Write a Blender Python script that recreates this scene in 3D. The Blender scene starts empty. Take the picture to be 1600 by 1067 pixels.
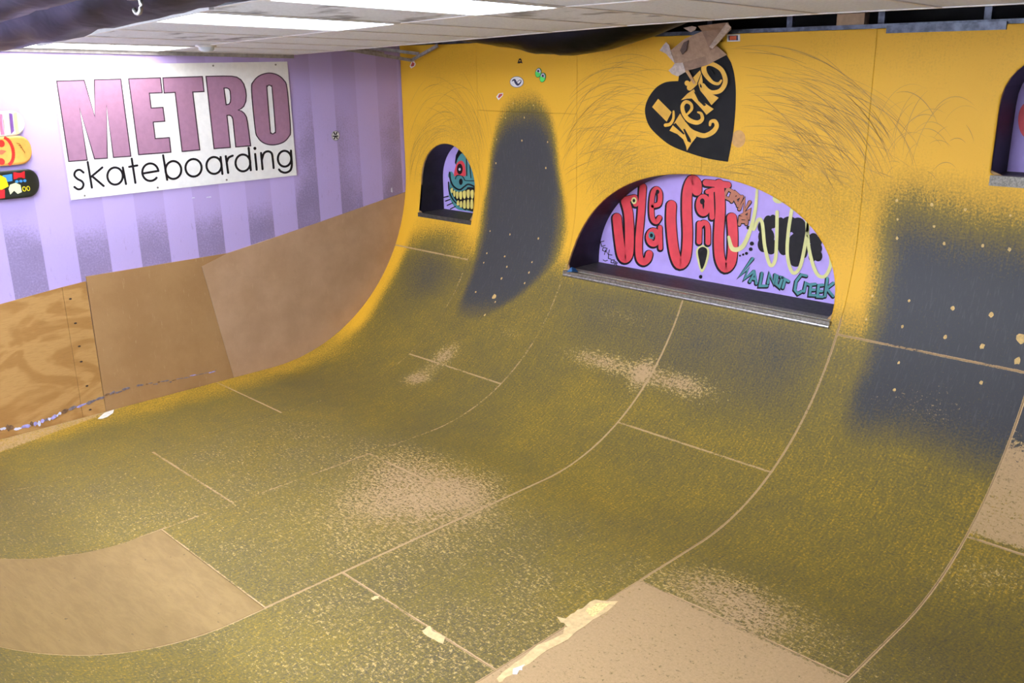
import bpy, math, random
import numpy as np
from mathutils import Vector, Matrix
from mathutils.geometry import tessellate_polygon
random.seed(7); rng = np.random.default_rng(7)
scn = bpy.context.scene
col = scn.collection

# ---------------------------------------------------------------- camera
FPX = 1445.39; CX, CY = 800.0, 533.5
CAM = Vector((7.3832, -5.7741, 2.6868))
RT = Vector((0.70309116, 0.71092169, -0.01591173))
UP = Vector((-0.19625218, 0.21550055, 0.95657963))
FW = Vector((-0.68348219, 0.66943997, -0.29103646))
cd = bpy.data.cameras.new('camera'); cam = bpy.data.objects.new('camera', cd); col.objects.link(cam)
cd.sensor_width = 36.0; cd.lens = FPX / 1600 * 36.0; cd.clip_start = 0.05; cd.clip_end = 100
cam.matrix_world = Matrix(((RT.x, UP.x, -FW.x, CAM.x), (RT.y, UP.y, -FW.y, CAM.y), (RT.z, UP.z, -FW.z, CAM.z), (0, 0, 0, 1)))
scn.camera = cam

# ---------------------------------------------------------------- world and exposure
w = bpy.data.worlds.new('world'); scn.world = w; w.use_nodes = True
w.node_tree.nodes['Background'].inputs[0].default_value = (0.05, 0.05, 0.055, 1)
w.node_tree.nodes['Background'].inputs[1].default_value = 0.4
scn.view_settings.view_transform = 'Standard'; scn.view_settings.look = 'None'
scn.view_settings.gamma = 1.0; scn.view_settings.use_curve_mapping = False
scn.view_settings.exposure = 0.24
LAMP = 8.0           # emission strength of the recessed fluorescent diffusers
ADDED_FILL = 85.0          # emission strength of the unseen fill lights added over the near deck

# ---------------------------------------------------------------- helpers
def ray(px, py):
    return RT * ((px - CX) / FPX) - UP * ((py - CY) / FPX) + FW
def on_x(px, py, X=0.0):
    d = ray(px, py); return CAM + d * ((X - CAM.x) / d.x)
def on_y(px, py, Y=0.0):
    d = ray(px, py); return CAM + d * ((Y - CAM.y) / d.y)
R = 1.68; QA = R * math.pi / 2; FLAT0 = -2.24; WALLTOP = 2.835
STOP = QA + WALLTOP - R
def on_s(px, py):
    """(x, s) on the ramp skin: s is the arc length from the foot of the far transition."""
    d = ray(px, py); oy, oz = CAM.y + R, CAM.z - R
    a = d.y ** 2 + d.z ** 2; b = 2 * (oy * d.y + oz * d.z); c = oy * oy + oz * oz - R * R
    D = b * b - 4 * a * c
    if D > 0:
        P = CAM + d * ((-b + math.sqrt(D)) / (2 * a))
        if P.y > -R and P.z < R: return P.x, R * math.atan2(P.y + R, R - P.z)
    P = on_y(px, py)
    if P.z >= R: return P.x, QA + P.z - R
    P = CAM + d * (-CAM.z / d.z)
    if P.y > -3.92: return P.x, P.y + R
    oy, oz = CAM.y + 3.92, CAM.z - R
    b = 2 * (oy * d.y + oz * d.z); c = oy * oy + oz * oz - R * R; D = b * b - 4 * a * c
    P = CAM + d * ((-b + math.sqrt(max(D, 0))) / (2 * a))
    return P.x, FLAT0 - R * math.atan2(-(P.y + 3.92), R - P.z)
def skin(x, s, off=0.0):
    """numpy: point on the ramp skin, off metres towards the room."""
    x = np.asarray(x, float); s = np.asarray(s, float)
    a = np.clip(s / R, 0, math.pi / 2); b = np.clip((FLAT0 - s) / R, 0, 2)
    y = np.where(s >= 0, -R + R * np.sin(a), np.where(s > FLAT0, -R + s, -3.92 - R * np.sin(b)))
    z = np.where(s >= QA, R + s - QA, np.where(s >= 0, R * (1 - np.cos(a)), np.where(s > FLAT0, 0, R * (1 - np.cos(b)))))
    ny = np.where(s >= 0, -np.sin(a), np.where(s > FLAT0, 0, np.sin(b)))
    nz = np.where(s >= 0, np.cos(a), np.where(s > FLAT0, 1, np.cos(b)))
    return np.stack([x, y + ny * off, z + nz * off], -1)
def zceil(x, y):
    g = x if x < 3.4 else 3.4 + 1.0 * (1 - math.exp(-(x - 3.4) / 1.0)) - 0.12 * max(0, x - 4.6)
    return 2.725 + 0.03 * g - 0.03 * y

def lin(r, g, b):
    f = lambda c: (c / 255 / 12.92) if c / 255 <= 0.04045 else ((c / 255 + 0.055) / 1.055) ** 2.4
    return (f(r), f(g), f(b), 1)

class NT:
    def __init__(self, name):
        self.m = bpy.data.materials.new(name); self.m.use_nodes = True
        self.t = self.m.node_tree; self.b = self.t.nodes['Principled BSDF']
    def n(self, typ, **kw):
        nd = self.t.nodes.new(typ)
        for k, v in kw.items():
            if k.startswith('i_'): nd.inputs[k[2:].replace('_', ' ')].default_value = v
            else: setattr(nd, k, v)
        return nd
    def l(self, a, b): self.t.links.new(a, b)
    def val(self, s, sock):
        if isinstance(s, (int, float)): sock.default_value = s
        else: self.l(s, sock)
    def math(self, op, a, b=None, c=None, clamp=False):
        nd = self.n('ShaderNodeMath', operation=op, use_clamp=clamp)
        self.val(a, nd.inputs[0])
        if b is not None: self.val(b, nd.inputs[1])
        if c is not None: self.val(c, nd.inputs[2])
        return nd.outputs[0]
    def smooth(self, v, lo, hi):
        nd = self.n('ShaderNodeMapRange', interpolation_type='SMOOTHSTEP')
        self.val(v, nd.inputs[0]); nd.inputs[1].default_value = lo; nd.inputs[2].default_value = hi
        return nd.outputs[0]
    def mix(self, f, a, b, blend='MIX'):
        nd = self.n('ShaderNodeMix', data_type='RGBA', blend_type=blend)
        self.val(f, nd.inputs[0])
        for s, k in ((a, 6), (b, 7)):
            if isinstance(s, tuple): nd.inputs[k].default_value = s
            else: self.l(s, nd.inputs[k])
        return nd.outputs[2]
    def coords(self, kind='Object', scale=(1, 1, 1), rot=(0, 0, 0)):
        tc = self.n('ShaderNodeTexCoord'); mp = self.n('ShaderNodeMapping')
        mp.inputs['Scale'].default_value = scale; mp.inputs['Rotation'].default_value = rot
        self.l(tc.outputs[kind], mp.inputs[0]); return mp.outputs[0]
    def noise(self, vec, scale, detail=3, rough=0.55, dist=0.0):
        nd = self.n('ShaderNodeTexNoise'); nd.inputs['Scale'].default_value = scale
        nd.inputs['Detail'].default_value = detail; nd.inputs['Roughness'].default_value = rough
        nd.inputs['Distortion'].default_value = dist; self.l(vec, nd.inputs['Vector']); return nd.outputs[0]
    def attr(self, name):
        nd = self.n('ShaderNodeAttribute', attribute_name=name); return nd.outputs['Fac']
    def bump(self, h, strength=0.3, dist=0.002):
        nd = self.n('ShaderNodeBump'); nd.inputs['Strength'].default_value = strength
        nd.inputs['Distance'].default_value = dist; self.l(h, nd.inputs['Height']); self.l(nd.outputs[0], self.b.inputs['Normal'])
    def out(self, colr, rough=0.5, spec=0.5, metal=0.0):
        if isinstance(colr, tuple): self.b.inputs['Base Color'].default_value = colr
        else: self.l(colr, self.b.inputs['Base Color'])
        self.val(rough, self.b.inputs['Roughness']); self.b.inputs['Specular IOR Level'].default_value = spec
        self.b.inputs['Metallic'].default_value = metal
        return self.m

_flat = {}
def flat(name, rgb, rough=0.5, var=0.12, scale=25, spec=0.4, metal=0.0):
    """plain colour with a little procedural unevenness"""
    if name in _flat: return _flat[name]
    t = NT(name); v = t.coords('Object'); n = t.noise(v, scale, 4)
    c = lin(*rgb); lo = tuple(k * (1 - var) for k in c[:3]) + (1,); hi = tuple(min(1, k * (1 + var)) for k in c[:3]) + (1,)
    m = t.out(t.mix(t.smooth(n, .3, .7), lo, hi), rough, spec, metal); _flat[name] = m; return m

WL = {}
def link(o, parent=None, loc=None):
    col.objects.link(o)
    if parent is not None:
        o.parent = parent; o.location = Vector((0, 0, 0)) - WL[parent.name]
        WL[o.name] = Vector((0, 0, 0))
    else: WL[o.name] = Vector(loc) if loc is not None else Vector((0, 0, 0))
    return o
def tag(o, label=None, cat=None, group=None, kind=None):
    if label: o['label'] = label
    if cat: o['category'] = cat
    if group: o['group'] = group
    if kind: o['kind'] = kind
    return o
def thing(name, loc, label=None, cat=None, group=None, kind=None):
    o = bpy.data.objects.new(name, None); o.empty_display_size = .1; o.location = loc
    link(o, None, loc); return tag(o, label, cat, group, kind)
def mesh(name, verts, faces, mat, parent=None, smooth=False, mats=None, midx=None):
    me = bpy.data.meshes.new(name); me.from_pydata([tuple(v) for v in verts], [], [tuple(f) for f in faces])
    me.materials.append(mat)
    for m in (mats or []): me.materials.append(m)
    if midx is not None: me.polygons.foreach_set('material_index', midx)
    if smooth: me.polygons.foreach_set('use_smooth', [True] * len(me.polygons))
    me.update(); o = bpy.data.objects.new(name, me); return link(o, parent)

class MB:
    def __init__(self): self.v = []; self.f = []
    def add(self, vs, fs):
        k = len(self.v); self.v += [tuple(p) for p in vs]; self.f += [tuple(i + k for i in f) for f in fs]
    def box(self, a, b):
        (x0, y0, z0), (x1, y1, z1) = a, b
        self.add([(x0, y0, z0), (x1, y0, z0), (x1, y1, z0), (x0, y1, z0), (x0, y0, z1), (x1, y0, z1), (x1, y1, z1), (x0, y1, z1)],
                 [(0, 3, 2, 1), (4, 5, 6, 7), (0, 1, 5, 4), (1, 2, 6, 5), (2, 3, 7, 6), (3, 0, 4, 7)])
    def prism(self, pts, off):
        """closed polygon of 3D points extruded by vector off (front = pts)"""
        pts = [Vector(p) for p in pts]; n = len(pts); off = Vector(off)
        tri = tessellate_polygon([pts]); k = len(self.v)
        self.v += [tuple(p) for p in pts] + [tuple(p + off) for p in pts]
        for t in tri:
            self.f.append(tuple(i + k for i in t)); self.f.append(tuple(i + n + k for i in reversed(t)))
        for i in range(n):
            j = (i + 1) % n; self.f.append((k + i, k + j, k + n + j, k + n + i))
    def holed(self, loops, off):
        loops = [[Vector(p) for p in l] for l in loops]; allp = [p for l in loops for p in l]
        tri = tessellate_polygon(loops); k = len(self.v); n = len(allp); off = Vector(off)
        self.v += [tuple(p) for p in allp] + [tuple(p + off) for p in allp]
        for t in tri:
            self.f.append(tuple(i + k for i in t)); self.f.append(tuple(i + n + k for i in reversed(t)))
        q = 0
        for l in loops:
            m = len(l)
            for i in range(m):
                a, b = q + i, q + (i + 1) % m; self.f.append((k + a, k + b, k + n + b, k + n + a))
            q += m
    def bar(self, a, b, w, h, up=(0, 0, 1)):
        a, b = Vector(a), Vector(b); d = (b - a).normalized(); s = d.cross(Vector(up)).normalized(); u = s.cross(d)
        vs = []
        for p in (a, b):
            for i, j in ((-1, -1), (1, -1), (1, 1), (-1, 1)): vs.append(p + s * (i * w / 2) + u * (j * h / 2))
        self.add(vs, [(3, 2, 1, 0), (4, 5, 6, 7), (0, 1, 5, 4), (1, 2, 6, 5), (2, 3, 7, 6), (3, 0, 4, 7)])
    def tube(self, path, rad, seg=12):
        path = [Vector(p) for p in path]; n = len(path); k = len(self.v)
        for i, p in enumerate(path):
            d = (path[min(i + 1, n - 1)] - path[max(i - 1, 0)]).normalized()
            a = d.orthogonal() if abs(d.z) > .95 else d.cross(Vector((0, 0, 1))); a.normalize(); b = d.cross(a)
            r = rad[i] if isinstance(rad, (list, tuple)) else rad
            for j in range(seg):
                t = 2 * math.pi * j / seg; self.v.append(tuple(p + a * (r * math.cos(t)) + b * (r * math.sin(t))))
        for i in range(n - 1):
            for j in range(seg):
                self.f.append((k + i * seg + j, k + i * seg + (j + 1) % seg, k + (i + 1) * seg + (j + 1) % seg, k + (i + 1) * seg + j))
        self.f.append(tuple(k + j for j in reversed(range(seg)))); self.f.append(tuple(k + (n - 1) * seg + j for j in range(seg)))
    def build(self, name, mat, parent=None, smooth=False): return mesh(name, self.v, self.f, mat, parent, smooth)

def cr(pts, n=6, closed=False):
    """Catmull-Rom through 2D points"""
    P = [np.array(p, float) for p in pts]; N = len(P); out = []
    rngi = range(N) if closed else range(N - 1)
    for i in rngi:
        if closed: a, b, c, d = P[(i - 1) % N], P[i], P[(i + 1) % N], P[(i + 2) % N]
        else: a, b, c, d = P[max(i - 1, 0)], P[i], P[i + 1], P[min(i + 2, N - 1)]
        for k in range(n):
            t = k / n
            out.append(tuple(.5 * (2 * b + (c - a) * t + (2 * a - 5 * b + 4 * c - d) * t * t + (3 * b - a - 3 * c + d) * t ** 3)))
    if not closed: out.append(tuple(P[-1]))
    return out
def ell(cx, cy, rx, ry, a0=0, a1=360, n=28, tilt=0):
    o = []; m = n if a1 - a0 >= 360 else n + 1; ct, st = math.cos(math.radians(tilt)), math.sin(math.radians(tilt))
    for i in range(m):
        a = math.radians(a0 + (a1 - a0) * i / n); x, y = rx * math.cos(a), ry * math.sin(a)
        o.append((cx + x * ct - y * st, cy + x * st + y * ct))
    return o
class Print:
    """flat print traced on a wall plane. crop coordinates -> photo pixels -> the plane, lifted towards the room"""
    def __init__(self, plane, value, ox, oy, sc):
        self.pl, self.val, self.ox, self.oy, self.sc = plane, value, ox, oy, sc
    def p(self, u, v, lift=0.0):
        px, py = self.ox + u / self.sc, self.oy + v / self.sc
        if self.pl == 'x': q = on_x(px, py, self.val); q.x += lift
        else: q = on_y(px, py, self.val); q.y -= lift
        return q
    def nrm(self): return Vector((-1, 0, 0)) if self.pl == 'x' else Vector((0, 1, 0))
    def area(self, loops, lift, mb=None):
        mb = mb or MB(); mb.k = getattr(mb, 'k', -1) + 1; lift = lift + .00012 * mb.k; L = [[self.p(u, v, lift) for u, v in l] for l in loops]
        mb.holed(L, self.nrm() * min(lift * .5, .0008)); return mb
    def stroke(self, pts, wd, lift, closed=False, mb=None):
        """a mitred ribbon with round ends; wd a number or a list spread along the points"""
        mb = mb or MB(); P = [np.array(q, float) for q in pts]
        if np.hypot(*(P[0] - P[-1])) < 1e-6 and len(P) > 3: P = P[:-1]; closed = True
        n = len(P); W = [wd] * n if isinstance(wd, (int, float)) else list(np.interp(np.linspace(0, 1, n), np.linspace(0, 1, len(wd)), wd))
        mb.k = getattr(mb, 'k', -1) + 1; lift = lift + .00012 * mb.k
        def un(d):
            L = np.hypot(*d); return np.array([-d[1], d[0]]) / (L if L > 1e-9 else 1)
        A, B = [], []
        for i in range(n):
            a = un(P[i] - P[i - 1]) if (i > 0 or closed) else None; b = un(P[(i + 1) % n] - P[i]) if (i < n - 1 or closed) else None
            if a is None: m = b
            elif b is None: m = a
            else:
                m = a + b; L = np.hypot(*m); m = m / L if L > 1e-6 else a; m = m / max(.55, abs(float(m @ a)))
            A.append(P[i] + m * W[i] / 2); B.append(P[i] - m * W[i] / 2)
        V = [self.p(*q, lift) for q in A + B]; F = [(i, i + n, (i + 1) % n + n, (i + 1) % n) for i in range(n if closed else n - 1)]
        if not closed:
            for e, (c, d) in ((0, (P[0], P[0] - P[1])), (n - 1, (P[-1], P[-1] - P[-2]))):
                a0 = math.atan2(d[1], d[0]); k = len(V)
                V += [self.p(c[0] + W[e] / 2 * math.cos(a0 + t), c[1] + W[e] / 2 * math.sin(a0 + t), lift) for t in np.linspace(-math.pi / 2, math.pi / 2, 9)]
                F.append(tuple(range(k, k + 9)))
        mb.add(V, F); return mb

# ---------------------------------------------------------------- materials
def ramp_material(name, yellow, olive, dark, tan):
    t = NT(name); uv = t.coords('UV'); uvs = t.coords('UV', (1.0, 2.3, 1), (0, 0, .6)); uvt = t.coords('UV', (2.2, 1.0, 1), (0, 0, .35))
    n1 = t.noise(uv, 75, 5, .72); n2 = t.noise(uvs, 30, 6, .78, .5); n5 = t.noise(uvt, 46, 3, .7, .6); n3 = t.noise(uv, 2.6, 4, .6)
    uvk = t.coords('UV', (9.0, 1, 1), (0, 0, .28)); n4 = t.noise(uvk, 9, 5, .65)
    sc = t.attr('scuff'); br = t.attr('bare')
    amp = t.math('MULTIPLY_ADD', sc, 2.4, .1, True)
    a = t.math('MULTIPLY_ADD', t.math('SUBTRACT', n1, .5), t.math('MULTIPLY', amp, 1.25), sc)
    a = t.math('MULTIPLY_ADD', t.math('SUBTRACT', n3, .5), .22, a)
    a = t.math('MULTIPLY_ADD', t.math('SUBTRACT', n4, .5), t.math('MULTIPLY', amp, .5), a)
    rp = t.n('ShaderNodeValToRGB'); t.l(a, rp.inputs[0]); el = rp.color_ramp.elements
    el[0].position = .10; el[0].color = yellow; el[1].position = 1.0; el[1].color = dark
    e = el.new(.52); e.color = olive; e = el.new(.28); e.color = tuple((y * .62 + o * .38) for y, o in zip(yellow, olive)); e = el.new(.74); e.color = tuple((y * .5 + o * .5) for y, o in zip(dark, olive))
    paint = rp.outputs[0]
    b = t.math('MULTIPLY_ADD', t.math('SUBTRACT', n2, .5), 1.9, br)
    b = t.math('MULTIPLY_ADD', t.math('SUBTRACT', n5, .5), .9, b)
    b = t.math('MULTIPLY_ADD', t.math('SUBTRACT', n3, .5), .3, b)
    b = t.smooth(b, .40, .68)
    tc = t.mix(t.smooth(n1, .3, .7), tuple(c * .8 for c in tan[:3]) + (1,), tan)
    fl = t.mix(t.smooth(n5, .4, .6), lin(190, 150, 70), lin(206, 176, 112))
    tc = t.mix(t.smooth(br, .3, .6), fl, tc)
    paint = t.mix(t.math('MULTIPLY', t.math('MULTIPLY', t.smooth(n4, .52, .74), t.smooth(sc, .7, 1.0)), .17), paint, lin(128, 124, 118))
    c = t.mix(t.math('MULTIPLY', b, .92), paint, tc)
    t.bump(t.math('ADD', t.math('MULTIPLY', b, -.6), t.math('MULTIPLY', n1, .3)), .35, .0015)
    return t.out(c, t.math('MULTIPLY_ADD', b, .15, .55), .25)
YEL = lin(222, 168, 44); OLV = lin(122, 104, 42); DRK = lin(62, 61, 62); TAN = lin(188, 154, 110)
M_ramp = ramp_material('ramp_paint', YEL, OLV, DRK, TAN)
def new_sheet_mat():
    t = NT('bare_hardboard'); uv = t.coords('UV', (1, 3.2, 1), (0, 0, .25)); n = t.noise(uv, 5, 6, .7, .3)
    uvf = t.coords('UV'); g = t.noise(uvf, 160, 2); k = t.noise(uvf, 26, 5, .6)
    c = t.mix(t.smooth(n, .32, .68), lin(134, 106, 60), lin(150, 121, 72))
    c = t.mix(t.math('MULTIPLY', t.smooth(k, .66, .72), .8), c, lin(60, 46, 28))
    c = t.mix(t.math('MULTIPLY', g, .16), c, lin(90, 70, 46))
    return t.out(c, .48, .4)
M_sheet = new_sheet_mat()
M_base = flat('ramp_underlay', (168, 132, 88), .8, .2, 40)

def purple_wall():
    t = NT('lavender_stripe_paint'); o = t.coords('Object'); sx = t.n('ShaderNodeSeparateXYZ'); t.l(o, sx.inputs[0])
    ph = t.math('DIVIDE', t.math('SUBTRACT', -.035, sx.outputs[1]), .4914)
    st = t.math('LESS_THAN', t.math('FRACT', ph), .5)
    n = t.noise(o, 70, 5, .7); nb = t.noise(o, 3.5, 4, .6); sk = t.noise(t.coords('Object', (1, 6, 1.2), (.5, 0, 0)), 7, 5, .7)
    g = t.attr('grime')
    gm = t.math('ADD', g, t.math('MULTIPLY', t.math('SUBTRACT', nb, .5), .7))
    gm = t.math('MULTIPLY_ADD', t.math('SUBTRACT', n, .5), 1.5, gm)
    gm = t.smooth(gm, .25, 1.15)
    gs = t.math('MULTIPLY', gm, t.math('MULTIPLY_ADD', st, .5, .1))
    c = t.mix(st, lin(190, 170, 222), lin(180, 160, 211))
    c = t.mix(gs, c, lin(96, 84, 100))
    c = t.mix(t.math('MULTIPLY', t.math('MULTIPLY', t.smooth(sk, .6, .68), g), .35), c, lin(110, 95, 125))
    return t.out(c, t.math('MULTIPLY_ADD', st, .18, .38), .4)
M_purple = purple_wall()
def plywood():
    t = NT('plywood'); o = t.coords('Object', (1, .55, 1.5), (.12, 0, 0)); wv = t.noise(o, 2.2, 3, .5, 1.2)
    ring = t.math('FRACT', t.math('MULTIPLY', wv, 3.5)); ring = t.smooth(t.math('ABSOLUTE', t.math('SUBTRACT', ring, .5)), .1, .42)
    g = t.noise(t.coords('Object', (1, 2, 26), (.1, 0, 0)), 6, 5, .7)
    c = t.mix(t.math('MULTIPLY', ring, .7), lin(178, 136, 80), lin(150, 106, 54)); c = t.mix(t.math('MULTIPLY', t.smooth(g, .45, .7), .3), c, lin(120, 82, 40))
    return t.out(c, .55, .3)
M_ply = plywood()
def fibre(name, a, b):
    t = NT(name); o = t.coords('Object'); n = t.noise(o, 3, 5, .65); f = t.noise(o, 220, 2); s = t.noise(t.coords('Object', (1, 5, 1), (.6, 0, 0)), 9, 5, .7)
    c = t.mix(t.smooth(n, .3, .7), a, b); c = t.mix(t.math('MULTIPLY', f, .2), c, lin(110, 80, 50))
    c = t.mix(t.math('MULTIPLY', t.smooth(s, .6, .7), .25), c, lin(205, 175, 135))
    return t.out(c, .42, .4)
M_fib1 = fibre('brown_fibreboard', lin(156, 118, 76), lin(168, 130, 86))
M_fib2 = fibre('worn_fibreboard', lin(172, 137, 104), lin(186, 151, 118))
M_white = flat('sign_white', (238, 236, 232), .32, .03)
M_mauve = flat('sign_mauve', (158, 118, 142), .32, .05)
M_ink = flat('print_black', (24, 20, 24), .5, .2, 25, .25)
M_outline = flat('outline_dark', (62, 44, 56), .4, .1)
M_black = flat('decal_black', (20, 18, 18), .6, .25, 8, .2)
M_dyel = flat('decal_yellow', (212, 160, 45), .4, .1, 12)
M_lav = flat('alcove_lavender', (182, 158, 224), .5, .06, 6)
M_dark = flat('alcove_near_black', (26, 20, 30), .55, .35, 12)  # near-black purple tone of the alcove lining
M_ledge = flat('ledge_grey', (62, 58, 55), .6, .3, 30)
M_steel = flat('worn_steel', (150, 146, 140), .38, .3, 60, .5, .8)
M_conc = flat('ledge_grit', (140, 134, 124), .8, .35, 120)
M_red = flat('mural_red', (214, 66, 74), .5, .08, 10)
M_brown = flat('mural_brown', (176, 110, 84), .5, .1, 10)
M_pale = flat('mural_pale_yellow', (214, 210, 140), .5, .06, 10)
M_teal = flat('mural_teal', (78, 138, 140), .5, .1, 10)
M_tooth = flat('mural_tooth', (226, 206, 110), .5, .12, 10)
M_mark = flat('wheel_mark', (176, 137, 48), .5, .2, 9)
M_mark2 = flat('wheel_mark_dark', (150, 118, 48), .5, .2, 9)
M_fill = flat('filler_spot', (200, 165, 100), .7, .15, 60)
M_raw = flat('torn_hardboard', (214, 180, 126), .85, .15, 30)

# ---------------------------------------------------------------- the ramp: alcove openings in (x, s)
def zs(z): return QA + z - R if z >= R else R * math.acos(1 - z / R)
BIG = dict(cx=3.473, a=1.178, z0=1.0, h=.86)
def big_outline(n=64):
    c = BIG; o = [(c['cx'] - c['a'], c['z0'])]
    for i in range(n + 1):
        t = math.pi * (1 - i / n); ct, sn = math.cos(t), math.sin(t)
        o.append((c['cx'] + c['a'] * math.copysign(abs(ct) ** .94, ct), c['z0'] + c['h'] * sn ** .9 if sn > 0 else c['z0']))
    return o
def small_outline(n=32):
    x0, x1, z0, zc = .255, 1.035, 1.262, 1.56; o = [(x0, z0)]; cxm = (x0 + x1) / 2; a = (x1 - x0) / 2
    for i in range(n + 1):
        t = math.pi * (1 - i / n); o.append((cxm + a * math.cos(t), zc + .385 * math.sin(t)))
    o.append((x1, z0)); return o
def right_outline(n=24):
    x0, x1, z0, zc = 5.475, 6.75, 2.0, 2.38; o = [(x0, z0)]; cxm = (x0 + x1) / 2; a = (x1 - x0) / 2
    for i in range(n + 1):
        t = math.pi * (1 - i / n); ct, sn = math.cos(t), math.sin(t)
        o.append((cxm + a * math.copysign(abs(ct) ** .8, ct), zc + .36 * max(sn, 0) ** .8))
    o.append((x1, z0)); return o
OUT = [big_outline(), small_outline(), right_outline()]
HOLES = []
for o in OUT:
    d = []
    for i in range(len(o)):
        a, b = np.array(o[i]), np.array(o[(i + 1) % len(o)]); m = max(1, int(np.hypot(*(b - a)) / .006))
        for k in range(m): d.append(a + (b - a) * k / m)
    d = np.array(d); d[:, 1] = [zs(z) for z in d[:, 1]]; HOLES.append(d)
def inside(poly, x, s):
    r = np.zeros(x.shape, bool); P = poly[::2] if len(poly) > 200 else poly
    for i in range(len(P)):
        x0, y0 = P[i - 1]; x1, y1 = P[i]
        c = ((y0 > s) != (y1 > s))
        with np.errstate(divide='ignore', invalid='ignore'):
            r ^= c & (x < (x1 - x0) * (s - y0) / (y1 - y0 + 1e-12) + x0)
    return r

def sm(v, lo, hi):
    t = np.clip((v - lo) / (hi - lo), 0, 1); return t * t * (3 - 2 * t)
def vnoise(x, s, f, seed):
    r = np.random.default_rng(seed); g = r.random((64, 64)); u, v = x * f, s * f
    i, j = np.floor(u).astype(int), np.floor(v).astype(int); a, b = u - i, v - j; a = a * a * (3 - 2 * a); b = b * b * (3 - 2 * b)
    G = lambda p, q: g[p % 64, q % 64]
    return (G(i, j) * (1 - a) + G(i + 1, j) * a) * (1 - b) + (G(i, j + 1) * (1 - a) + G(i + 1, j + 1) * a) * b - .5
def blob(x, s, px, py, rx, rs, amt, pw=2):
    bx, bs = on_s(px, py); q = (np.abs(x - bx) / rx) ** pw + (np.abs(s - bs) / rs) ** pw
    return amt * np.exp(-q)
def scuff_field(x, s):
    wx = x + .08 * vnoise(x, s, 2.2, 1); ws = s + .12 * vnoise(x, s, 2.2, 2)
    f = .60 - .54 * sm(ws, 1.72, 2.2)
    f += .02 * sm(ws, -1, -2.5)
    # yellow margins: by the left wall and on either side of the openings
    f *= 1 - .85 * (1 - sm(wx, .1, .3)) * sm(ws, .5, 1.1)
    f *= 1 - .35 * (1 - sm(wx, .1, .5)) * (1 - sm(ws, .5, 1.1))
    # rubber-black lanes
    top = 3.46 - .95 * np.clip(np.abs(wx - 1.66) / .54, 0, 2) ** 3
    lane = sm(wx, 1.08, 1.3) * (1 - sm(wx + .5 * (1 - sm(ws, 1.15, 2.0)), 1.98, 2.28)) * sm(ws, .95, 1.65) * (1 - sm(ws, top - .5, top + .05))
    f = np.maximum(f, 1.1 * lane)
    lane2 = sm(wx, 4.72, 5.1) * sm(ws, .62, 1.62) * (1 - sm(ws, 2.3, 3.1))
    f = np.maximum(f, 1.1 * lane2)
    f += blob(x, s, 690, 372, .34, .2, .3) + blob(x, s, 668, 432, .3, .22, .2)
    f += .17 * sm(ws, .9, 1.6) * (1 - sm(ws, 1.85, 2.0)) * sm(wx, 2.2, 2.9) * (1 - sm(wx, 4.3, 4.8))
    f += .16 * sm(ws, 2.2, 2.7) * (1 - sm(ws, 2.75, 3.15)) * sm(wx, 2.2, 2.6) * (1 - sm(wx, 4.7, 5.2)) + .1 * sm(ws, 2.3, 2.6) * (1 - sm(ws, 3.0, 3.3)) * (1 - sm(wx, .9, 1.2)) + .04 * sm(ws, 3.3, 3.7)
    f += .03 * sm(wx, 2.2, 3.3) * (1 - sm(ws, -1.0, .5))
    f += .10 * vnoise(x, s, 1.3, 3)
    return np.clip(f, 0, 1.3)
def bare_field(x, s):
    f = np.full(x.shape, .03) + .26 * (1 - sm(s, -.75, .45)) + .05 * vnoise(x, s, 1.7, 5)
    f *= 1 - .7 * (1 - sm(x, .4, 1.6))
    for px, py, rx, rs, amt in [(710, 765, .5, .45, .3), (600, 790, .6, .5, .16), (640, 720, .45, .35, .14), (930, 562, .42, .11, .55), (1060, 600, .38, .12, .55), (1000, 590, .08, .3, .3),
                                (695, 555, .15, .2, .62), (650, 592, .18, .13, .6), (970, 492, .35, .09, .3), (1180, 960, .4, .3, .3), (1100, 910, .35, .22, .2),
                                (300, 810, .4, .4, .03), (220, 790, .3, .4, .03), (560, 1010, .6, .4, .08), (800, 520, .22, .1, .34), (690, 355, .25, .05, .15),
                                (1440, 640, .35, .14, .24), (1570, 900, .3, .2, .28), (1490, 900, .25, .2, .2), (840, 960, .5, .4, .1), (690, 385, .18, .05, .3)]:
        f = f + blob(x, s, px, py, rx, rs, amt)
    f = f * (1 - .85 * sm(s, 1.95, 2.2))
    # sheets with the paint ridden off, and the raw margin at the foot of the side wall
    w = .03 * vnoise(x, s, 6, 8)
    f = np.maximum(f, .8 * ((x > 4.72) & (x < 5.9)) * (1 - sm(s + w, -.58, -.53)))
    f = np.maximum(f, .74 * (x > 5.9) * sm(s + w, .8, .86) * (1 - sm(s + 4 * w, 1.35, 1.6)))
    y = -R + s
    f = np.maximum(f, .6 * (1 - sm(x - np.clip((-3.0 - y) * .26, 0, .4), -.02, .05)) * (s < -1.2))
    return np.clip(f, 0, .8)

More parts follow.
